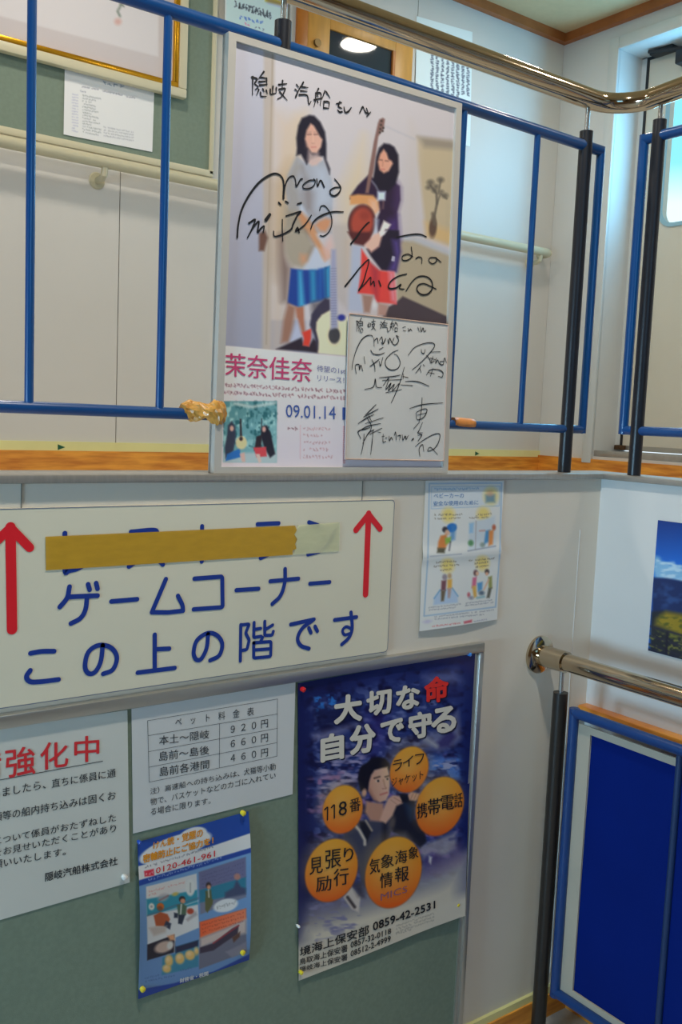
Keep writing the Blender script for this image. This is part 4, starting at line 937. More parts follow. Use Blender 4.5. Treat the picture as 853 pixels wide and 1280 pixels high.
# ================================================================ LOWER NOTICE BOARD
m_felt2 = mat('notice board felt, grey green', (126, 142, 124), .85, noise=.09, nscale=120, bump=.2, bscale=700, k=.95)
YBd = YA-.006; YBf = YA-.016
b4 = [W(*q, 1, YBf) for q in ((0, 896), (610, 803), (576, 1280))]
bz1 = (b4[0].z+b4[1].z)/2; bx1 = (b4[1].x+b4[2].x)/2; bz0 = bz1-.93; bx0 = bx1-1.55
nb = thing('notice_board', 'lower grey green notice board in a thin aluminium frame under the ivory sign', 'notice board', ((bx0+bx1)/2, YA, bz0))
box('felt', (bx0+.008, YBd, bz0+.008), (bx1-.008, YA, bz1-.008), m_felt2, nb)
def framebar(a, b): box('frame_bar', a, b, m_alu, nb, .0015)
fw_ = .013
framebar((bx0, YBf, bz1-.020), (bx1, YA, bz1)); framebar((bx0, YBf, bz0), (bx1, YA, bz0+fw_)); framebar((bx1-fw_, YBf, bz0+fw_), (bx1, YA, bz1-.020)); framebar((bx0, YBf, bz0+fw_), (bx0+fw_, YA, bz1-.020))
box('frame_lip', (bx1-.021, YBf+.006, bz0+fw_), (bx1-fw_, YBd, bz1-.020), m_alu, nb)

m_paperink = mat('print, black', (40, 40, 44), .6)
m_redink = mat('print, red', (200, 40, 46), .6, k=.8)
YPp = YBd-.0015
def plain(c, seed=1):
    def f(p): p.fill(c); p.mix(np.arange(len(p.x)), (vnoise(p.x/60, p.y/60, seed)*.25), np.array(c)*.94)
    return f
# security notice (runs out of the picture on the left)
s = Sheet(1, YPp, (-120, 928), (159.3, 887.5), (162.3, 1103), (-110, 1182)); 
n1_ = sheet_thing('notice', 'white notice with large red characters at the left of the lower board', 'notice', s, 40, 30, plain((196, 197, 190)), .82)
T = Ink(s, .0006); T.zoom(0, 900, 5.17)
for c_, *q_ in (('備', (-190, 222), (5, 195), (5, 378), (-190, 405)), ('強', (32, 192), (228, 165), (228, 345), (45, 378)), ('化', (262, 150), (440, 138), (440, 300), (262, 325)), ('中', (482, 112), (640, 98), (640, 265), (482, 275))):
    T.text(c_, *q_, .018, 3); T.build('character', m_redink, n1_)
T = Ink(s, .0006); T.zoom(0, 900, 5.17)
T.stroke([(-200, 424), (664, 266)], .0011, False)
def row(z, body, x0, yb0, x1, yb1, h0, h1, bold=.012): # ink line from left to right, bottoms and heights
    T.zoom(*z); T.text(body, (x0, yb0-h0), (x1, yb1-h1), (x1, yb1), (x0, yb0), bold, 2)
Z0 = (0, 900, 5.17); Z1 = (0, 990, 5.17)
row(Z0, 'しましたら、', -45, 508, 296, 442, 58, 55); row(Z0, '直ちに係員に通', 335, 440, 748, 368, 56, 56)
row(Z1, '類等の船内持ち込みは固くお', -45, 195, 748, 48, 58, 58)
row(Z1, 'について係員がおたずねした', -40, 345, 750, 190, 52, 52); row(Z1, 'をお見せいただくことがあり', -40, 422, 750, 258, 52, 52); row(Z1, '願いいたします。', -45, 500, 425, 408, 55, 48)
row(Z1, '隠岐汽船株式会社', 292, 580, 760, 470, 56, 52, .02)
T.build('lettering', m_paperink, n1_)
# pet fare table
s = Sheet(1, YPp, (164.4, 886), (369.5, 853), (366, 992.8), (166.3, 1042))
n2_ = sheet_thing('notice', 'white fare table with a ruled grid, pinned at the top middle of the lower board', 'notice', s, 40, 30, plain((198, 199, 198), 2), .82)
T = Ink(s, .0006); ZP = (165, 860, 4.161); T.zoom(*ZP); lw = .0007
for q in ([(82, 170), (758, 57)], [(86, 248), (757, 135)], [(88, 331), (757, 210)], [(89, 412), (756, 284)], [(90, 490), (755, 355)], [(82, 170), (90, 490)], [(758, 57), (755, 355)], [(456, 186), (455, 416)]): T.stroke(q, lw, False)
row(ZP, 'ペ　ッ　ト　料　金　表', 226, 200, 635, 142, 44, 44, 0)
row(ZP, '本土～隠岐', 142, 298, 402, 262, 48, 46, .004); row(ZP, '島前～島後', 142, 382, 402, 344, 50, 46, .004); row(ZP, '島前各港間', 145, 462, 402, 418, 50, 46, .004)
for i, b in enumerate(('９ ２ ０ 円', '６ ６ ０ 円', '４ ６ ０ 円')): row(ZP, b, 514, (238, 313, 388)[i], 708, (204, 278, 355)[i], 42, 42, .004)
row(ZP, '注）高速船への持ち込みは、', 95, 556, 560, 460, 34, 34, 0); row(ZP, '犬猫等小動', 582, 456, 748, 426, 36, 36, 0)
row(ZP, '物で、バスケットなどのカゴに入れてい', 96, 612, 748, 470, 38, 34, 0); row(ZP, 'る場合に限ります。', 98, 664, 410, 602, 38, 34, 0)
T.build('lettering', m_paperink, n2_)

# ---- blue comic leaflet
def curlL(u, v): return .002+.012*(np.clip(u-.55, 0, 1)**2)*4*np.sin(np.pi*np.clip(v, 0, 1))+.010*(np.clip(.5-u, 0, 1)**2)*4*np.sin(np.pi*np.clip(v*1.0, 0, 1))**2+.0015*np.sin(9*v)
s = Sheet(1, YPp, (171.3, 1052), (310, 1013.5), (310.5, 1199), (172, 1248), curlL)
def paint_leaf(p):
    p.fill((112, 148, 190)); p.mix(np.arange(len(p.x)), np.ones(len(p.x)), vgrad(1050, (110, 150, 192), 1240, (96, 128, 172)))
    p.zoom(165, 1005, 5.503)
    p.poly([(0, 200), (853, -40), (853, 300), (40, 470), (0, 470)], (34, 70, 150), .8)
    p.ell(300, 300, 260, 78, (206, 206, 206), -19, .8); p.ell(420, 215, 100, 52, (208, 208, 208), -18, .8); p.ell(170, 350, 120, 50, (206, 206, 206), -22, .8)
    p.poly([(30, 432), (130, 405), (520, 300), (860, 185), (860, 292), (40, 528)], (208, 206, 204), .8)
    p.poly([(40, 528), (860, 290), (860, 322), (44, 566)], (34, 66, 146), .8)
    p.script((84, 446), (560, 300), 16, (90, 90, 100), 301, .8, 3)
    p.poly([(84, 462), (150, 446), (154, 492), (88, 500)], (206, 50, 70), .9); p.script((92, 492), (150, 480), 18, (220, 200, 200), 302, .9, 3)
    p.script((90, 540), (620, 376), 16, (190, 200, 220), 303, .8, 3.4)
    # left comic panels
    p.poly([(98, 570), (445, 478), (462, 850), (108, 1000)], (200, 200, 200), .9)
    p.poly([(100, 655), (450, 590), (455, 690), (104, 770)], (48, 138, 160), 1.2); p.poly([(100, 570), (372, 512), (372, 580), (100, 648)], (206, 200, 196), .8)
    p.script((112, 610), (365, 545), 14, (200, 120, 110), 304, .6, 3); p.script((112, 636), (170, 622), 14, (200, 120, 110), 305, .6, 3)
    p.ell(402, 575, 32, 58, (206, 206, 202), 0, .9); p.line([(402, 545), (402, 605)], 6, (120, 120, 120), 1, .7)
    p.zoom(165, 1110, 5.503)
    p.line([(110, 190), (300, 120), (455, 70)], 10, (90, 90, 110), 1.2, .6); p.line([(110, 205), (455, 88)], 6, (190, 190, 196), 1, .8)
    p.ell(215, 65, 40, 26, (170, 160, 160), -20, 1.5, .7); p.ell(298, 42, 22, 12, (190, 170, 90), -15, 1.2); p.line([(190, 85), (250, 52)], 8, (150, 80, 80), 1.2, .7)
    p.ell(135, 128, 20, 24, (208, 208, 200), 0, 1); p.ell(135, 128, 8, 8, (120, 120, 120), 0, 1, .6)
    p.ell(196, 128, 25, 26, (196, 100, 40), 0, 1); p.ell(192, 142, 20, 18, (70, 60, 60), 0, 1, .5)
    p.poly([(150, 190), (195, 165), (245, 180), (262, 215), (240, 265), (165, 262)], (170, 84, 50), 1.1); p.poly([(235, 225), (270, 245), (262, 285), (220, 262)], (50, 56, 76), 1)
    p.poly([(118, 275), (160, 265), (240, 262), (230, 305), (150, 330)], (176, 160, 150), 2, .8)
    p.ell(346, 78, 22, 22, (52, 44, 48), 0, 1); p.ell(350, 90, 17, 17, (200, 140, 110), 0, 1); p.poly([(310, 118), (345, 105), (378, 125), (372, 185), (320, 190)], (78, 100, 80), 1.1); p.line([(340, 115), (335, 180)], 9, (210, 210, 200), 1)
    p.poly([(320, 185), (368, 182), (345, 250), (318, 245)], (44, 50, 66), 1); p.poly([(290, 170), (318, 175), (315, 205), (290, 205)], (44, 50, 66), 1)
    p.ell(402, 160, 24, 20, (170, 70, 50), 0, 1.2); p.poly([(370, 215), (440, 160), (450, 185), (385, 230)], (150, 140, 140), 1.5, .7)
    p.poly([(105, 390), (295, 320), (300, 440), (105, 498)], (40, 36, 48), .9); p.ell(220, 405, 66, 38, (186, 160, 146), -20, 1.5); p.ell(262, 395, 20, 28, (200, 196, 190), 20, 1.2); p.poly([(245, 330), (292, 318), (298, 360), (262, 360)], (210, 150, 110), 1.5)
    p.line([(298, 320), (292, 440)], 5, (206, 206, 206), .8, .8)
    p.poly([(300, 405), (458, 358), (458, 540), (205, 600), (210, 480), (300, 450)], (60, 124, 150), 1); p.poly([(300, 405), (458, 358), (455, 400), (302, 448)], (40, 44, 70), 1.2)
    for cx, cy, rx, ry in ((255, 500, 28, 40), (240, 555, 30, 28), (330, 485, 32, 38), (400, 462, 34, 34), (445, 435, 16, 26)): p.ell(cx, cy, rx, ry, (208, 168, 100), 0, 1.5); p.ell(cx-6, cy-10, rx*.5, ry*.4, (224, 200, 160), 0, 2, .6)
    p.script((85, 628), (190, 605), 12, (66, 84, 130), 310, .6, 3); p.script((90, 650), (300, 606), 12, (66, 84, 130), 311, .6, 3); p.script((330, 575), (412, 555), 12, (66, 84, 130), 312, .6, 3)
    # right comic panels
    p.zoom(165, 1005, 5.503)
    p.poly([(462, 470), (782, 366), (786, 640), (470, 760)], (112, 116, 136), .9)
    p.poly([(464, 590), (784, 500), (785, 605), (466, 680)], (44, 116, 140), 1.3); p.poly([(462, 470), (782, 366), (784, 500), (464, 590)], (104, 104, 138), 1.5)
    for i in range(4): p.script((480, 505+i*26), (770, 410+i*26), 12, (86, 84, 120), 320+i, .6, 3)
    p.poly([(640, 610), (700, 575), (720, 520), (750, 570), (784, 580), (784, 620), (640, 650)], (64, 72, 100), 1.8); p.ell(725, 500, 22, 22, (170, 120, 110), 0, 1.5)
    p.ell(527, 560, 18, 22, (56, 44, 46), 0, 1); p.ell(530, 572, 13, 15, (200, 140, 110), 0, 1); p.poly([(505, 600), (545, 590), (555, 690), (510, 700)], (86, 92, 62), 1); p.line([(527, 590), (530, 640)], 7, (206, 200, 190), 1)
    p.zoom(165, 1110, 5.503)
    p.poly([(505, 70), (560, 80), (548, 125), (520, 170), (505, 150)], (92, 92, 60), 1); p.ell(645, 120, 86, 44, (206, 206, 206), -14, 1); p.script((580, 150), (715, 110), 24, (150, 150, 150), 330, .7, 3)
    p.poly([(466, 235), (786, 140), (788, 440), (462, 560)], (104, 104, 120), .9)
    p.poly([(466, 235), (786, 140), (788, 215), (640, 280), (470, 345)], grad(250, 1150, (216, 90, 50), 300, 1165, (214, 120, 86)), 1.2); p.poly([(470, 345), (640, 280), (786, 215), (786, 310), (600, 360), (470, 410)], (196, 176, 166), 2.5, .9)
    for i in range(3): p.script((480, 262+i*26), (770, 178+i*26), 11, (160, 60, 50), 340+i, .6, 3)
    p.poly([(468, 410), (560, 380), (690, 278), (735, 255), (728, 320), (660, 360), (560, 430), (468, 450)], (60, 50, 66), 1); p.line([(560, 380), (735, 258)], 8, (150, 50, 60), 1); p.poly([(690, 340), (745, 300), (742, 335), (700, 375)], (90, 62, 54), 1.2)
    p.poly([(645, 440), (788, 370), (788, 440), (690, 480)], (132, 128, 142), 1.5, .8)
    p.zoom(165, 1110, 5.503); p.poly([(20, 705), (290, 655), (560, 575), (860, 430), (860, 490), (560, 625), (290, 705), (0, 780)], (34, 62, 140), .9)
lf = sheet_thing('leaflet', 'small blue comic leaflet with curling edges under the fare table', 'leaflet', s, 210, 300, paint_leaf, .80, .35, None, .15)
T = Ink(s, .0007); T.zoom(165, 1005, 5.503)
T.text('0120-461-961', (165, 440), (572, 320), (572, 362), (165, 480), .01, 2)
T.build('lettering', m_redink, lf)
T = Ink(s, .0007); T.zoom(165, 1005, 5.503)
T.text('けん銃・覚醒の', (148, 262), (488, 165), (488, 225), (148, 312), .03, 2); T.text('密輸防止にご協力を！', (78, 350), (560, 225), (560, 272), (78, 408), .035, 2)
T.build('lettering', mat('print, orange', (214, 140, 30), .5, k=.8), lf)
T = Ink(s, .0007); T.zoom(165, 1110, 5.503); T.text('財務省・税関', (330, 625), (525, 572), (525, 602), (330, 655), .03, 2)
T.build('lettering', mat('print, white', (216, 216, 216), .5), lf)

# ---- navy safety poster
def curlG(u, v): return .0015+.012*np.clip(u-.6, 0, 1)**2*6*np.clip(v-.45, 0, 1)**1.5*2+.008*np.clip(v-.85, 0, 1)*6*np.sin(np.pi*u)*.5
s = Sheet(1, YPp-.0008, (372, 853.7), (596, 815), (577.5, 1142), (373, 1225.5), curlG)
def paint_guard(p):
    p.mix(np.arange(len(p.x)), np.ones(len(p.x)), grad(372, 1000, (22, 26, 74), 600, 960, (24, 34, 92)))
    p.poly([(392, 880), (470, 850), (585, 845), (578, 1100), (400, 1140), (392, 1000)], (46, 60, 120), 16, .85)
    A4_ = [(375, 860), (594, 822), (580, 1100), (378, 1150)]
    p.blot([(390, 880), (470, 862), (560, 850), (575, 1090), (400, 1130)], (92, 104, 156), 9, 5, 51, .5, .75, 12)
    p.blot([(390, 1000), (460, 980), (570, 940), (575, 1080), (400, 1130)], (120, 96, 160), 14, 7, 52, .55, .8, 10); p.blot(A4_, (20, 20, 60), 9, 7, 53, .5, .8, 8)
    p.blot([(396, 940), (460, 930), (450, 975), (400, 1000)], (146, 140, 176), 12, 4, 54, .42, .7, 4); p.blot([(385, 975), (440, 960), (420, 1010), (385, 1020)], (146, 110, 150), 10, 6, 55, .5, .8, 4)
    p.zoom(370, 840, 7.417)
    p.blot([(170, 230), (370, 200), (380, 320), (200, 400)], (44, 110, 190), 4, 4, 56, .45, .65, 2); p.poly([(180, 340), (600, 330), (610, 470), (350, 520), (190, 560)], (20, 22, 60), 5, .7)
    p.poly([(150, 580), (560, 480), (440, 560), (250, 640), (170, 620)], (128, 126, 160), 5, .75)
    p.poly([(660, 400), (840, 370), (853, 640), (740, 760), (640, 780)], (64, 52, 130), 12, .5)
    p.zoom(480, 810, 7.108)
    p.poly([(350, 250), (640, 190), (690, 300), (400, 350)], (120, 124, 170), 7, .6); p.poly([(560, 330), (690, 330), (690, 460), (570, 460)], (40, 44, 100), 5, .7)
    p.poly([(330, 780), (470, 740), (660, 560), (690, 800), (620, 870), (490, 920), (330, 870)], (130, 132, 160), 4, .7); p.poly([(470, 840), (540, 770), (600, 720), (640, 790), (580, 880), (490, 890)], (50, 44, 100), 3, .8); p.line([(350, 790), (470, 870)], 30, (166, 166, 170), 3, .8)
    p.blot([(400, 980), (690, 920), (690, 1170), (400, 1200)], (76, 116, 190), 9, 5, 57, .3, .6, 5); p.blot([(440, 1010), (650, 1000), (660, 1080), (440, 1100)], (150, 156, 190), 8, 3, 58, .4, .6, 3)
    p.zoom(475, 960, 6.733)
    p.poly([(330, 660), (640, 540), (650, 690), (520, 745), (440, 720), (370, 770)], (150, 146, 160), 3, .85); p.poly([(365, 770), (440, 725), (560, 745), (700, 600), (720, 780), (560, 900), (370, 930)], (58, 44, 110), 5, .8)
    p.poly([(415, 740), (440, 750), (430, 810), (412, 790)], (190, 190, 196), 1.5); p.line([(590, 600), (650, 590)], 14, (60, 60, 110), 2, .8)
    # cream foot
    p.zoom(0, 0, 1)
    p.poly([(370, 1150), (420, 1134), (480, 1116), (540, 1094), (585, 1068), (600, 1300), (360, 1300)], (196, 188, 172), 26, 1)
    p.poly([(370, 1185), (450, 1163), (590, 1115), (600, 1300), (360, 1300)], (200, 192, 176), 6)
    p.blot([(385, 1130), (450, 1110), (450, 1160), (390, 1180)], (120, 118, 150), 10, 4, 59, .5, .8, 6)
    p.poly([(371, 840), (383, 840), (380, 1150), (371, 1170)], (22, 28, 84), 8, .8); p.poly([(586, 815), (600, 815), (590, 1060), (578, 1060)], (20, 28, 86), 8, .8)
    # man with binoculars
    p.zoom(370, 980, 7.417)
    p.poly([(430, 500), (500, 380), (620, 330), (720, 340), (860, 330), (900, 420), (820, 600), (700, 760), (640, 960), (600, 880), (560, 620), (470, 540)], (62, 64, 84), 1.6)
    p.poly([(590, 350), (640, 350), (700, 440), (660, 540), (620, 450), (600, 400)], (30, 30, 40), 1.4); p.line([(530, 360), (590, 430), (640, 520), (640, 560)], 26, (190, 180, 168), 1.4); p.line([(650, 340), (705, 430)], 16, (176, 160, 140), 1.4)
    p.poly([(800, 340), (853, 300), (853, 520), (800, 560)], (30, 28, 40), 3, .8)
    p.poly([(655, 160), (640, 260), (690, 340), (790, 350), (830, 300), (810, 180)], (178, 132, 112), 2)
    p.zoom(475, 960, 6.733)
    p.poly([(110, 300), (200, 230), (300, 270), (290, 420), (380, 530), (395, 620), (340, 670), (240, 590), (110, 540), (80, 440)], (32, 32, 44), 1.6)
    p.ell(105, 460, 26, 56, (84, 76, 76), 10, 2); p.poly([(110, 560), (220, 540), (260, 600), (110, 640), (80, 600)], (84, 84, 96), 4, .8); p.poly([(210, 300), (300, 330), (260, 440)], (26, 60, 110), 5, .6)
    p.poly([(40, 320), (70, 255), (112, 228), (165, 235), (205, 275), (190, 298), (140, 320), (108, 400), (50, 468), (0, 440)], (204, 160, 140), 1.6)
    p.line([(120, 250), (190, 290)], 6, (150, 104, 90), 1, .6); p.line([(95, 270), (150, 310)], 5, (150, 104, 90), 1, .5)
    p.poly([(232, 232), (262, 198), (345, 222), (352, 250), (300, 276), (245, 270)], (204, 158, 138), 1.4)
    for x in (272, 300, 325): p.line([(x+10, 215), (x-12, 262)], 5, (140, 96, 84), .9, .7)
    p.poly([(165, 218), (235, 222), (250, 285), (190, 290)], (24, 24, 34), 1.2)
    p.zoom(370, 840, 7.417)
    p.poly([(590, 900), (610, 870), (660, 840), (700, 800), (760, 785), (830, 800), (870, 850), (870, 910), (790, 900), (735, 910), (700, 960), (665, 1100), (600, 1105), (575, 1000)], (24, 22, 30), 1.5)
    p.poly([(700, 955), (730, 910), (800, 890), (850, 880), (868, 960), (872, 1040), (865, 1130), (840, 1190), (780, 1210), (725, 1185), (672, 1100), (680, 1020)], grad(460, 985, (186, 138, 116), 488, 980, (214, 176, 156)), 1.4)
    p.ell(635, 1120, 22, 36, (196, 150, 128), 10, 1.3)
    p.poly([(690, 1080), (720, 1140), (760, 1200), (720, 1190), (675, 1110)], (160, 112, 94), 2, .7); p.line([(728, 985), (778, 970)], 12, (48, 36, 38), 1, .85); p.ell(760, 1010, 17, 10, (216, 196, 184), -12, 1); p.ell(764, 1010, 10, 10, (34, 28, 34), 0, .9); p.line([(830, 972), (864, 962)], 11, (48, 36, 38), 1, .85); p.ell(850, 992, 13, 9, (216, 196, 184), -12, 1); p.ell(850, 992, 8, 9, (34, 28, 34), 0, .9)
    p.line([(812, 1000), (826, 1060), (838, 1075)], 8, (168, 118, 98), 1.2, .8); p.line([(805, 1082), (835, 1080)], 7, (150, 96, 84), 1, .7); p.line([(785, 1138), (845, 1118)], 13, (178, 92, 88), 1.1, .85)
    # white bag corner at the foot
    p.zoom(370, 980, 7.417); p.poly([(440, 1050), (520, 950), (600, 1050), (585, 1190), (520, 1160)], (192, 182, 176), 1.5); p.line([(480, 1050), (545, 1140)], 26, (50, 44, 50), 1.5)
    p.poly([(520, 930), (620, 900), (640, 1050), (580, 1040)], (50, 46, 58), 4, .7); p.poly([(120, 1130), (330, 1090), (400, 1060), (420, 1120), (200, 1200)], (120, 116, 150), 6, .6)
    # balloons
    p.zoom(0, 0, 1)
    for cx, cy, rx, ry, rot in ((428.6, 1011.8, 24.4, 30.5, 16), (414.5, 1088, 31.5, 40.5, 22), (511.8, 962, 23, 29.5, 22), (550, 1008, 28.5, 38, 22), (492, 1090.5, 34, 45.5, 18)):
        p.ell(cx, cy, rx+.6, ry+.6, (120, 60, 30), rot, 1.2, .5)
        p.ell(cx, cy, rx, ry, vgrad(cy-ry, (226, 150, 34), cy+ry, (212, 84, 18)), rot, 1)
        p.ell(cx-rx*.1, cy-ry*.15, rx*.62, ry*.55, (226, 186, 104), rot, 22, .75)
    p.zoom(370, 1110, 3.877)
    for i in range(3): p.script((485, 190+i*15), (670, 128+i*15), 9, (120, 116, 110), 350+i, .6, 2.6)
    p.zoom(370, 1110, 3.877); p.script((485, 228), (560, 205), 8, (120, 116, 110), 360, .6, 2.6)
gp = sheet_thing('poster', 'navy poster of a man with binoculars and orange balloons on the lower board', 'poster', s, 250, 380, paint_guard, .80, .35, None, .2)
T = Ink(s, .0010)
def ch(c, x0, y0, x1, y1, sl=5, b=.04): T.zoom(0, 0, 1); T.text(c, (x0, y0+sl), (x1, y0), (x1, y1-sl), (x0, y1), b, 3)
TITLE = (('大', 419, 867, 451.6, 904.5), ('切', 459.6, 861, 488.6, 895), ('な', 496.5, 855, 524, 888), ('自', 402.4, 915.5, 428.8, 952), ('分', 438.8, 904.5, 468.4, 943), ('で', 477, 898, 504, 930), ('守', 512, 888.5, 539, 924), ('る', 540.5, 882.5, 569.5, 917.5))
for c, a, b, d, e_ in TITLE: ch(c, a+1.1, b+1.2, d+1.3, e_+1.4, 5, .05)
ch('命', 532.8, 845, 561.2, 880.6, 5, .05)
o_ = T.build('lettering_shadow', mat('print, navy black', (16, 18, 48), .5), gp)
T = Ink(s, .0014)
for c, a, b, d, e_ in TITLE:
    ch(c, a, b, d, e_, 5, .055); T.build('character', mat('print, bone white', (224, 218, 204), .5), gp)
T = Ink(s, .0014); ch('命', 531.8, 844, 560, 879.5, 5, .045); o_ = T.build('character', mat('print, vermilion', (216, 44, 34), .5, k=.8), gp); o_['label'] = 'red character in the poster title'
T = Ink(s, .0010)
G1_ = (370, 980, 7.417); G2_ = (480, 810, 7.108); G4_ = (475, 960, 6.733)
def gt(z, body, x0, y0, x1, y1, sl=.2, b=.012): T.zoom(*z); T.box(body, x0, y0, x1, y1, sl, b, 2)
T.zoom(*G1_); T.stroke([(268, 238), (296, 210), (294, 332)], .0030, False); T.stroke([(330, 218), (358, 188), (358, 316)], .0030, False); gt(G1_, '8', 398, 152, 474, 300, .2, .004); gt(G1_, '番', 500, 120, 600, 265, .2, .006); T.build('lettering', m_black_ink, gp)
gt(G1_, '見', 128, 668, 250, 845, .2); gt(G1_, '張', 275, 598, 420, 790, .15); gt(G1_, 'り', 445, 585, 535, 722, .1); gt(G1_, '励', 190, 845, 330, 1005, .15); gt(G1_, '行', 352, 770, 490, 950, .15); T.build('lettering', m_black_ink, gp)
gt(G2_, 'ラ', 80, 985, 165, 1100, .2, 0); gt(G2_, 'イ', 170, 955, 262, 1065, .2, 0); gt(G2_, 'フ', 278, 935, 360, 1040, .15, 0); gt(G2_, 'ジャケット', 68, 1085, 352, 1240, .27, 0); T.build('lettering', m_black_ink, gp)
gt(G4_, '携', 315, 285, 400, 430, .2); gt(G4_, '帯', 405, 248, 510, 400, .15); gt(G4_, '電', 515, 220, 625, 360, .15); gt(G4_, '話', 628, 205, 698, 335, .1); T.build('lettering', m_black_ink, gp)
gt(G1_, '気', 685, 680, 780, 840, .2); gt(G4_, '象', 10, 715, 118, 850, .2); gt(G4_, '海', 128, 680, 232, 815, .2); gt(G4_, '象', 242, 655, 325, 770, .15); gt(G4_, '情', 2, 868, 108, 1015, .2); gt(G4_, '報', 128, 820, 245, 965, .15); T.build('lettering', m_black_ink, gp)
T.zoom(370, 1110, 3.877)
T.text('境海上保安部', (20, 290), (355, 178), (355, 226), (20, 334), .025, 2); T.text('0859-42-2531', (375, 168), (675, 62), (675, 98), (375, 208), .03, 2); T.build('lettering', m_black_ink, gp)
T.text('鳥取海上保安署', (18, 345), (250, 272), (250, 308), (18, 375), .02, 2); T.text('0857-32-0118', (266, 262), (462, 194), (462, 220), (266, 292), .025, 2); T.build('lettering', m_black_ink, gp)
T.text('隠岐海上保安署', (20, 384), (250, 318), (250, 350), (20, 408), .02, 2); T.text('08512-2-4999', (266, 306), (460, 230), (460, 258), (266, 334), .025, 2)
T.build('lettering', m_black_ink, gp)
T = Ink(s, .0010); T.zoom(475, 960, 6.733); T.text('MICS', (8, 1060), (232, 990), (232, 1045), (8, 1118), .0, 2); T.build('lettering', mat('print, violet grey', (150, 100, 120), .5), gp)

# ---- pushpins
def pin(name_c, col, px, py, label, r=.0046, out=.009):
    m = mat('pin plastic, '+name_c, col, .3, coat=.4, k=.8); c = W(px, py, 1, YPp-.010)
    bm = bmesh.new(); tube_bm(bm, [(c.x, YPp+.002, c.z), (c.x, YPp-.002, c.z), (c.x, YPp-.0025, c.z), (c.x, YPp-out, c.z), (c.x, YPp-out-.0015, c.z)], [r*.25, r*.3, r*.95, r, r*.6], 16)
    o = bm_obj('pushpin', bm, m, None, True); tag(o, label, 'pushpin'); return o
pin('yellow', (216, 196, 50), 305.5, 1017.5, 'yellow pushpin at the upper right corner of the blue comic leaflet')
pin('yellow', (216, 196, 50), 304.8, 1192, 'yellow pushpin at the lower right corner of the blue comic leaflet')
pin('yellow', (216, 196, 50), 179.5, 1238, 'yellow pushpin at the lower left corner of the blue comic leaflet')
pin('blue', (30, 70, 160), 175.5, 1054, 'small blue pushpin at the upper left corner of the blue comic leaflet', .003)
pin('red', (206, 30, 34), 380.5, 862.5, 'red pushpin at the upper left corner of the navy safety poster')
pin('sky blue', (40, 120, 200), 589, 818.5, 'sky blue pushpin at the upper right corner of the navy safety poster', .004)
pin('yellow', (216, 196, 50), 574, 1132, 'yellow pushpin at the lower right corner of the navy safety poster', .0038)
pin('yellow', (216, 196, 50), 378, 1217, 'yellow pushpin at the lower left corner of the navy safety poster', .0038)
pin('white', (214, 212, 206), 374.5, 1159, 'tiny white pushpin on the left edge of the navy safety poster', .0026)
pin('white', (214, 212, 206), 157, 1098, 'white pushpin at the lower right corner of the notice with red characters', .0046)

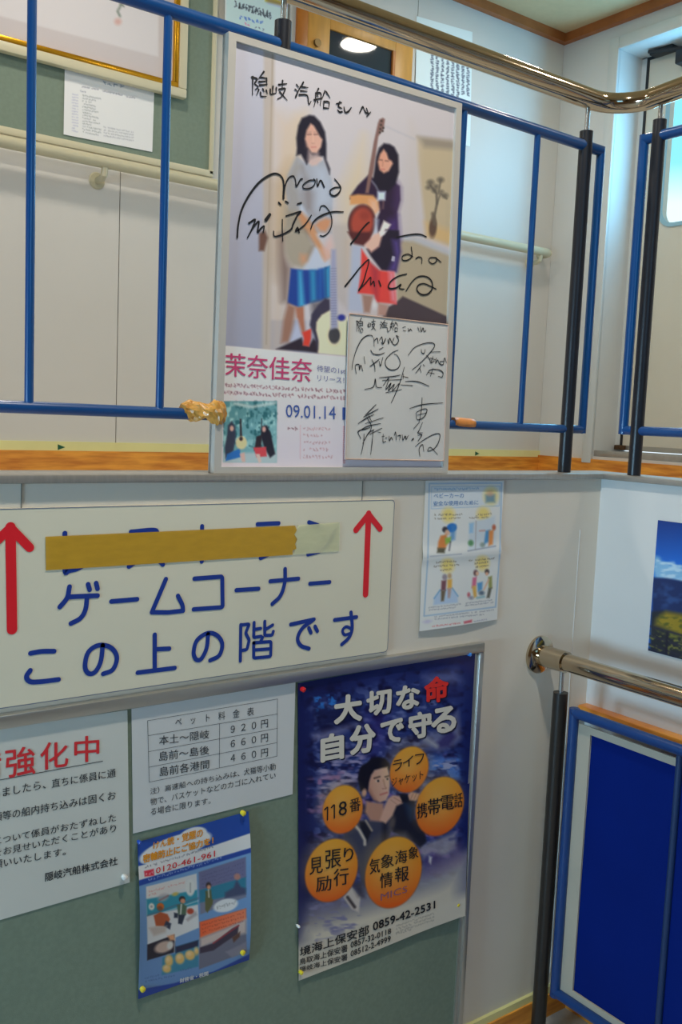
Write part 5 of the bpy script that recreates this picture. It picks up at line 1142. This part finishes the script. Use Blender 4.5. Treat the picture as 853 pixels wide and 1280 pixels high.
# ---- folded pram safety sheet taped to the parapet
def curlT(u, v): return .001+.007*np.exp(-((v-.5)/.05)**2)*.5+.006*np.clip(v-.5, 0, 1)*1.2*(1-.5*u)+.003*np.sin(np.pi*u)*v
s = Sheet(1, YA-.001, (532, 600), (630, 600.5), (620.5, 774), (522.5, 788.5), curlT)
def paint_pram(p):
    p.fill((214, 216, 214)); p.zoom(520, 595, 6.565)
    bl = (120, 160, 200)
    p.line([(112, 62), (705, 58), (690, 640), (655, 1075), (68, 1150), (100, 660), (112, 62)], 8, bl, .9, .8); p.line([(130, 88), (690, 84), (685, 245), (128, 268), (130, 88)], 5, bl, .8, .8)
    p.poly([(132, 92), (686, 88), (682, 242), (130, 264)], (206, 214, 220), 1)
    p.script((150, 118), (520, 112), 18, (90, 140, 190), 401, .7, 2.6)
    p.ell(618, 165, 62, 75, (222, 206, 130), 0, 3, .8); p.poly([(572, 155), (650, 150), (650, 215), (575, 218)], (90, 130, 160), 2, .8); p.ell(610, 145, 26, 22, (190, 150, 130), 0, 2, .7)
    for cx, cy in ((268, 320), (556, 315), (262, 735), (548, 715)): p.ell(cx, cy, 52, 60, (232, 204, 110), 0, 3.2, .85)
    rr = [((150, 325), (385, 322)), ((155, 358), (370, 350)), ((490, 330), (625, 315)), ((440, 352), (600, 346)), ((165, 718), (335, 705)), ((145, 750), (360, 735)), ((200, 782), (300, 770)), ((435, 700), (650, 682)), ((480, 725), (600, 712)), ((490, 755), (600, 740))]
    for i, (a, b) in enumerate(rr): p.script(a, b, 14, (120, 110, 96), 410+i, .75, 2.4)
    # top left: parent bending to a pram
    p.ell(295, 425, 42, 36, (40, 110, 190), -20, 1.2); p.poly([(290, 400), (330, 400), (322, 520), (280, 540)], (70, 130, 190), 2, .7); p.ell(240, 440, 22, 24, (60, 56, 62), 0, 1.2); p.ell(258, 465, 20, 24, (216, 176, 150), 0, 1.2)
    p.poly([(205, 490), (250, 480), (270, 540), (240, 600), (180, 600), (185, 540)], (208, 130, 70), 1.5); p.poly([(240, 510), (290, 500), (285, 545), (245, 560)], (140, 180, 80), 1.5); p.poly([(180, 590), (245, 590), (235, 632), (175, 630)], (90, 86, 70), 1.5); p.line([(285, 540), (275, 610)], 10, (80, 80, 96), 1.2, .8)
    p.line([(120, 660), (375, 640)], 7, (130, 140, 160), 1, .6)
    # top right: train door
    p.poly([(440, 380), (650, 330), (655, 590), (430, 615)], (196, 206, 214), 2); p.poly([(440, 390), (475, 385), (470, 465), (440, 470)], (150, 190, 220), 1.2); p.line([(495, 370), (490, 600)], 5, (150, 140, 140), 1, .7)
    p.ell(452, 550, 22, 24, (90, 140, 96), 0, 1.5); p.poly([(575, 450), (610, 440), (600, 540), (560, 560)], (80, 140, 190), 1.5); p.poly([(600, 450), (640, 440), (632, 560), (598, 575)], (216, 140, 80), 1.5); p.ell(642, 422, 15, 22, (180, 100, 70), 0, 1.2)
    p.line([(430, 615), (655, 575)], 8, (110, 120, 140), 1, .7); p.line([(525, 450), (565, 447)], 10, (190, 120, 110), 1.2, .7); p.ell(548, 565, 20, 20, (110, 130, 120), 0, 1.5, .7)
    # fold
    p.line([(55, 690), (380, 655), (705, 630)], 9, (226, 226, 224), 1.5, .8)
    # bottom left: escalator
    p.poly([(205, 930), (150, 1000), (145, 1060), (345, 1040), (345, 980), (300, 920)], (176, 196, 220), 1.5); p.line([(200, 935), (152, 1005)], 9, (110, 160, 200), 1); p.line([(300, 920), (345, 985)], 9, (110, 160, 200), 1)
    p.ell(238, 830, 20, 24, (150, 140, 150), 0, 1.2); p.poly([(212, 860), (252, 855), (245, 940), (208, 940)], (120, 76, 84), 1.4); p.poly([(208, 938), (245, 938), (230, 1025), (208, 1028)], (110, 96, 76), 1.4)
    p.ell(278, 820, 17, 22, (190, 160, 120), 0, 1.2); p.poly([(260, 850), (298, 846), (296, 920), (260, 925)], (220, 170, 80), 1.4); p.poly([(262, 922), (292, 920), (280, 1000), (264, 1000)], (180, 150, 140), 1.4)
    # bottom right: two people and a pram
    p.ell(492, 795, 18, 24, (110, 80, 80), 0, 1.2); p.ell(505, 800, 13, 16, (220, 180, 150), 0, 1); p.poly([(468, 835), (500, 828), (495, 900), (460, 920)], (206, 110, 140), 1.3); p.poly([(462, 905), (495, 900), (500, 990), (478, 1000)], (214, 170, 90), 1.3)
    p.ell(585, 785, 18, 20, (80, 70, 70), 0, 1.2); p.ell(584, 802, 12, 14, (220, 170, 140), 0, 1); p.poly([(595, 830), (625, 820), (628, 920), (600, 930)], (150, 150, 90), 1.3); p.poly([(598, 922), (625, 915), (605, 1000), (582, 1000)], (96, 96, 86), 1.3); p.line([(600, 850), (560, 930)], 10, (216, 170, 140), 1.2)
    p.poly([(505, 880), (548, 868), (545, 930), (510, 950)], (90, 150, 200), 1.3); p.ell(540, 960, 22, 18, (90, 110, 130), 0, 1.5); p.line([(505, 1000), (560, 990)], 16, (120, 170, 180), 1.3, .8)
    p.ell(435, 975, 12, 18, (190, 100, 110), 0, 1.2); p.ell(455, 1000, 18, 14, (130, 130, 150), 0, 1.5, .8)
    for i, (a, b) in enumerate((((105, 1085), (375, 1055)), ((105, 1105), (330, 1082)), ((405, 1050), (640, 1020)), ((405, 1068), (640, 1040)), ((150, 1160), (640, 1105)), ((150, 1180), (560, 1140)))): p.script(a, b, 9, (130, 136, 150), 430+i, .65, 2)
    p.ell(95, 1195, 32, 14, (190, 186, 210), -8, 1.5, .8); p.script((135, 1240), (380, 1210), 11, (206, 110, 110), 440, .8, 2); p.poly([(395, 1195), (460, 1180), (460, 1200), (398, 1212)], (200, 60, 80), 1.2, .8); p.script((470, 1200), (585, 1180), 9, (150, 150, 170), 441, .7, 2)
pm = sheet_thing('safety_leaflet', 'folded white sheet with small drawings of prams, right of the ivory direction sign', 'leaflet', s, 140, 250, paint_pram, .82, .45)
T = Ink(s, .0007); T.zoom(520, 595, 6.565)
T.text('ベビーカーの', (148, 142), (395, 140), (395, 178), (148, 180), .0, 2); T.text('安全な使用のために', (145, 206), (515, 196), (515, 236), (145, 246), .0, 2)
T.build('lettering', mat('print, sky blue', (70, 130, 190), .5), pm)

# ---- landscape photograph on the right wall
s = Sheet(0, XB-.002, (823.3, 650.4), (870, 656), (863, 829), (810, 813))
pA, pB = s.C[0], s.C[3]; yl = (pA[1]+pB[1])/2; zt_ = (pA[2]+s.C[1][2])/2; zb_ = pB[2]
s.C = [np.array(c) for c in ((XB-.002, yl, zt_), (XB-.002, yl-.43, zt_), (XB-.002, yl-.43, zb_), (XB-.002, yl, zb_))]
def paint_land(p):
    u = None
    p.mix(np.arange(len(p.x)), np.ones(len(p.x)), lambda x, y: np.array([22., 52, 120])+np.clip((y-650)/60, 0, 1)[:, None]*np.array([10., 50, 76]))
    p.zoom(790, 640, 6.735)
    p.poly([(200, 370), (230, 380), (255, 415), (330, 440), (900, 560), (1200, 700), (1200, 760), (600, 620), (200, 560), (180, 480)], (120, 166, 200), 3); p.blot([(190, 380), (1200, 640), (1200, 740), (190, 560)], (170, 196, 214), 10, 4, 71, .45, .7, 3)
    p.poly([(180, 550), (300, 558), (424, 580), (700, 640), (1200, 660), (1300, 2000), (140, 2000)], (28, 44, 88), 1.5); p.blot([(180, 600), (600, 640), (1200, 700), (1200, 860), (160, 800)], (44, 70, 120), 10, 7, 72, .45, .75, 4)
    p.poly([(165, 840), (260, 830), (420, 860), (900, 960), (1300, 1000), (1300, 2400), (120, 2400)], (40, 44, 50), 2)
    p.poly([(210, 900), (290, 840), (420, 862), (900, 980), (1300, 1040), (1300, 1500), (420, 1040), (300, 990), (200, 950)], (150, 128, 40), 4, .9); p.blot([(210, 860), (1300, 1000), (1300, 1600), (160, 1000)], (86, 88, 40), 6, 4, 73, .45, .7, 3)
    p.blot([(140, 1000), (1300, 1200), (1300, 1700), (140, 1160)], (110, 110, 60), 5, 3, 74, .5, .7, 3)
    for a, b, w in (((150, 960), (1200, 1260), 14), ((150, 1040), (1200, 1380), 14), ((145, 1110), (1200, 1500), 14)): p.line([a, b], w, (44, 44, 60), 1)
    for x in (300, 470, 680, 930): p.line([(x, 1015+(x-300)*.3), (x-8, 1190+(x-300)*.42)], 22, (34, 34, 48), 1)
    p.poly([(130, 1140), (420, 1230), (1200, 1530), (1200, 1900), (120, 1400)], (34, 38, 60), 2)
lp = sheet_thing('photograph', 'unframed landscape photograph of a blue sky and hills on the white right wall', 'photograph', s, 200, 190, paint_land, .80, .3, None, .2)
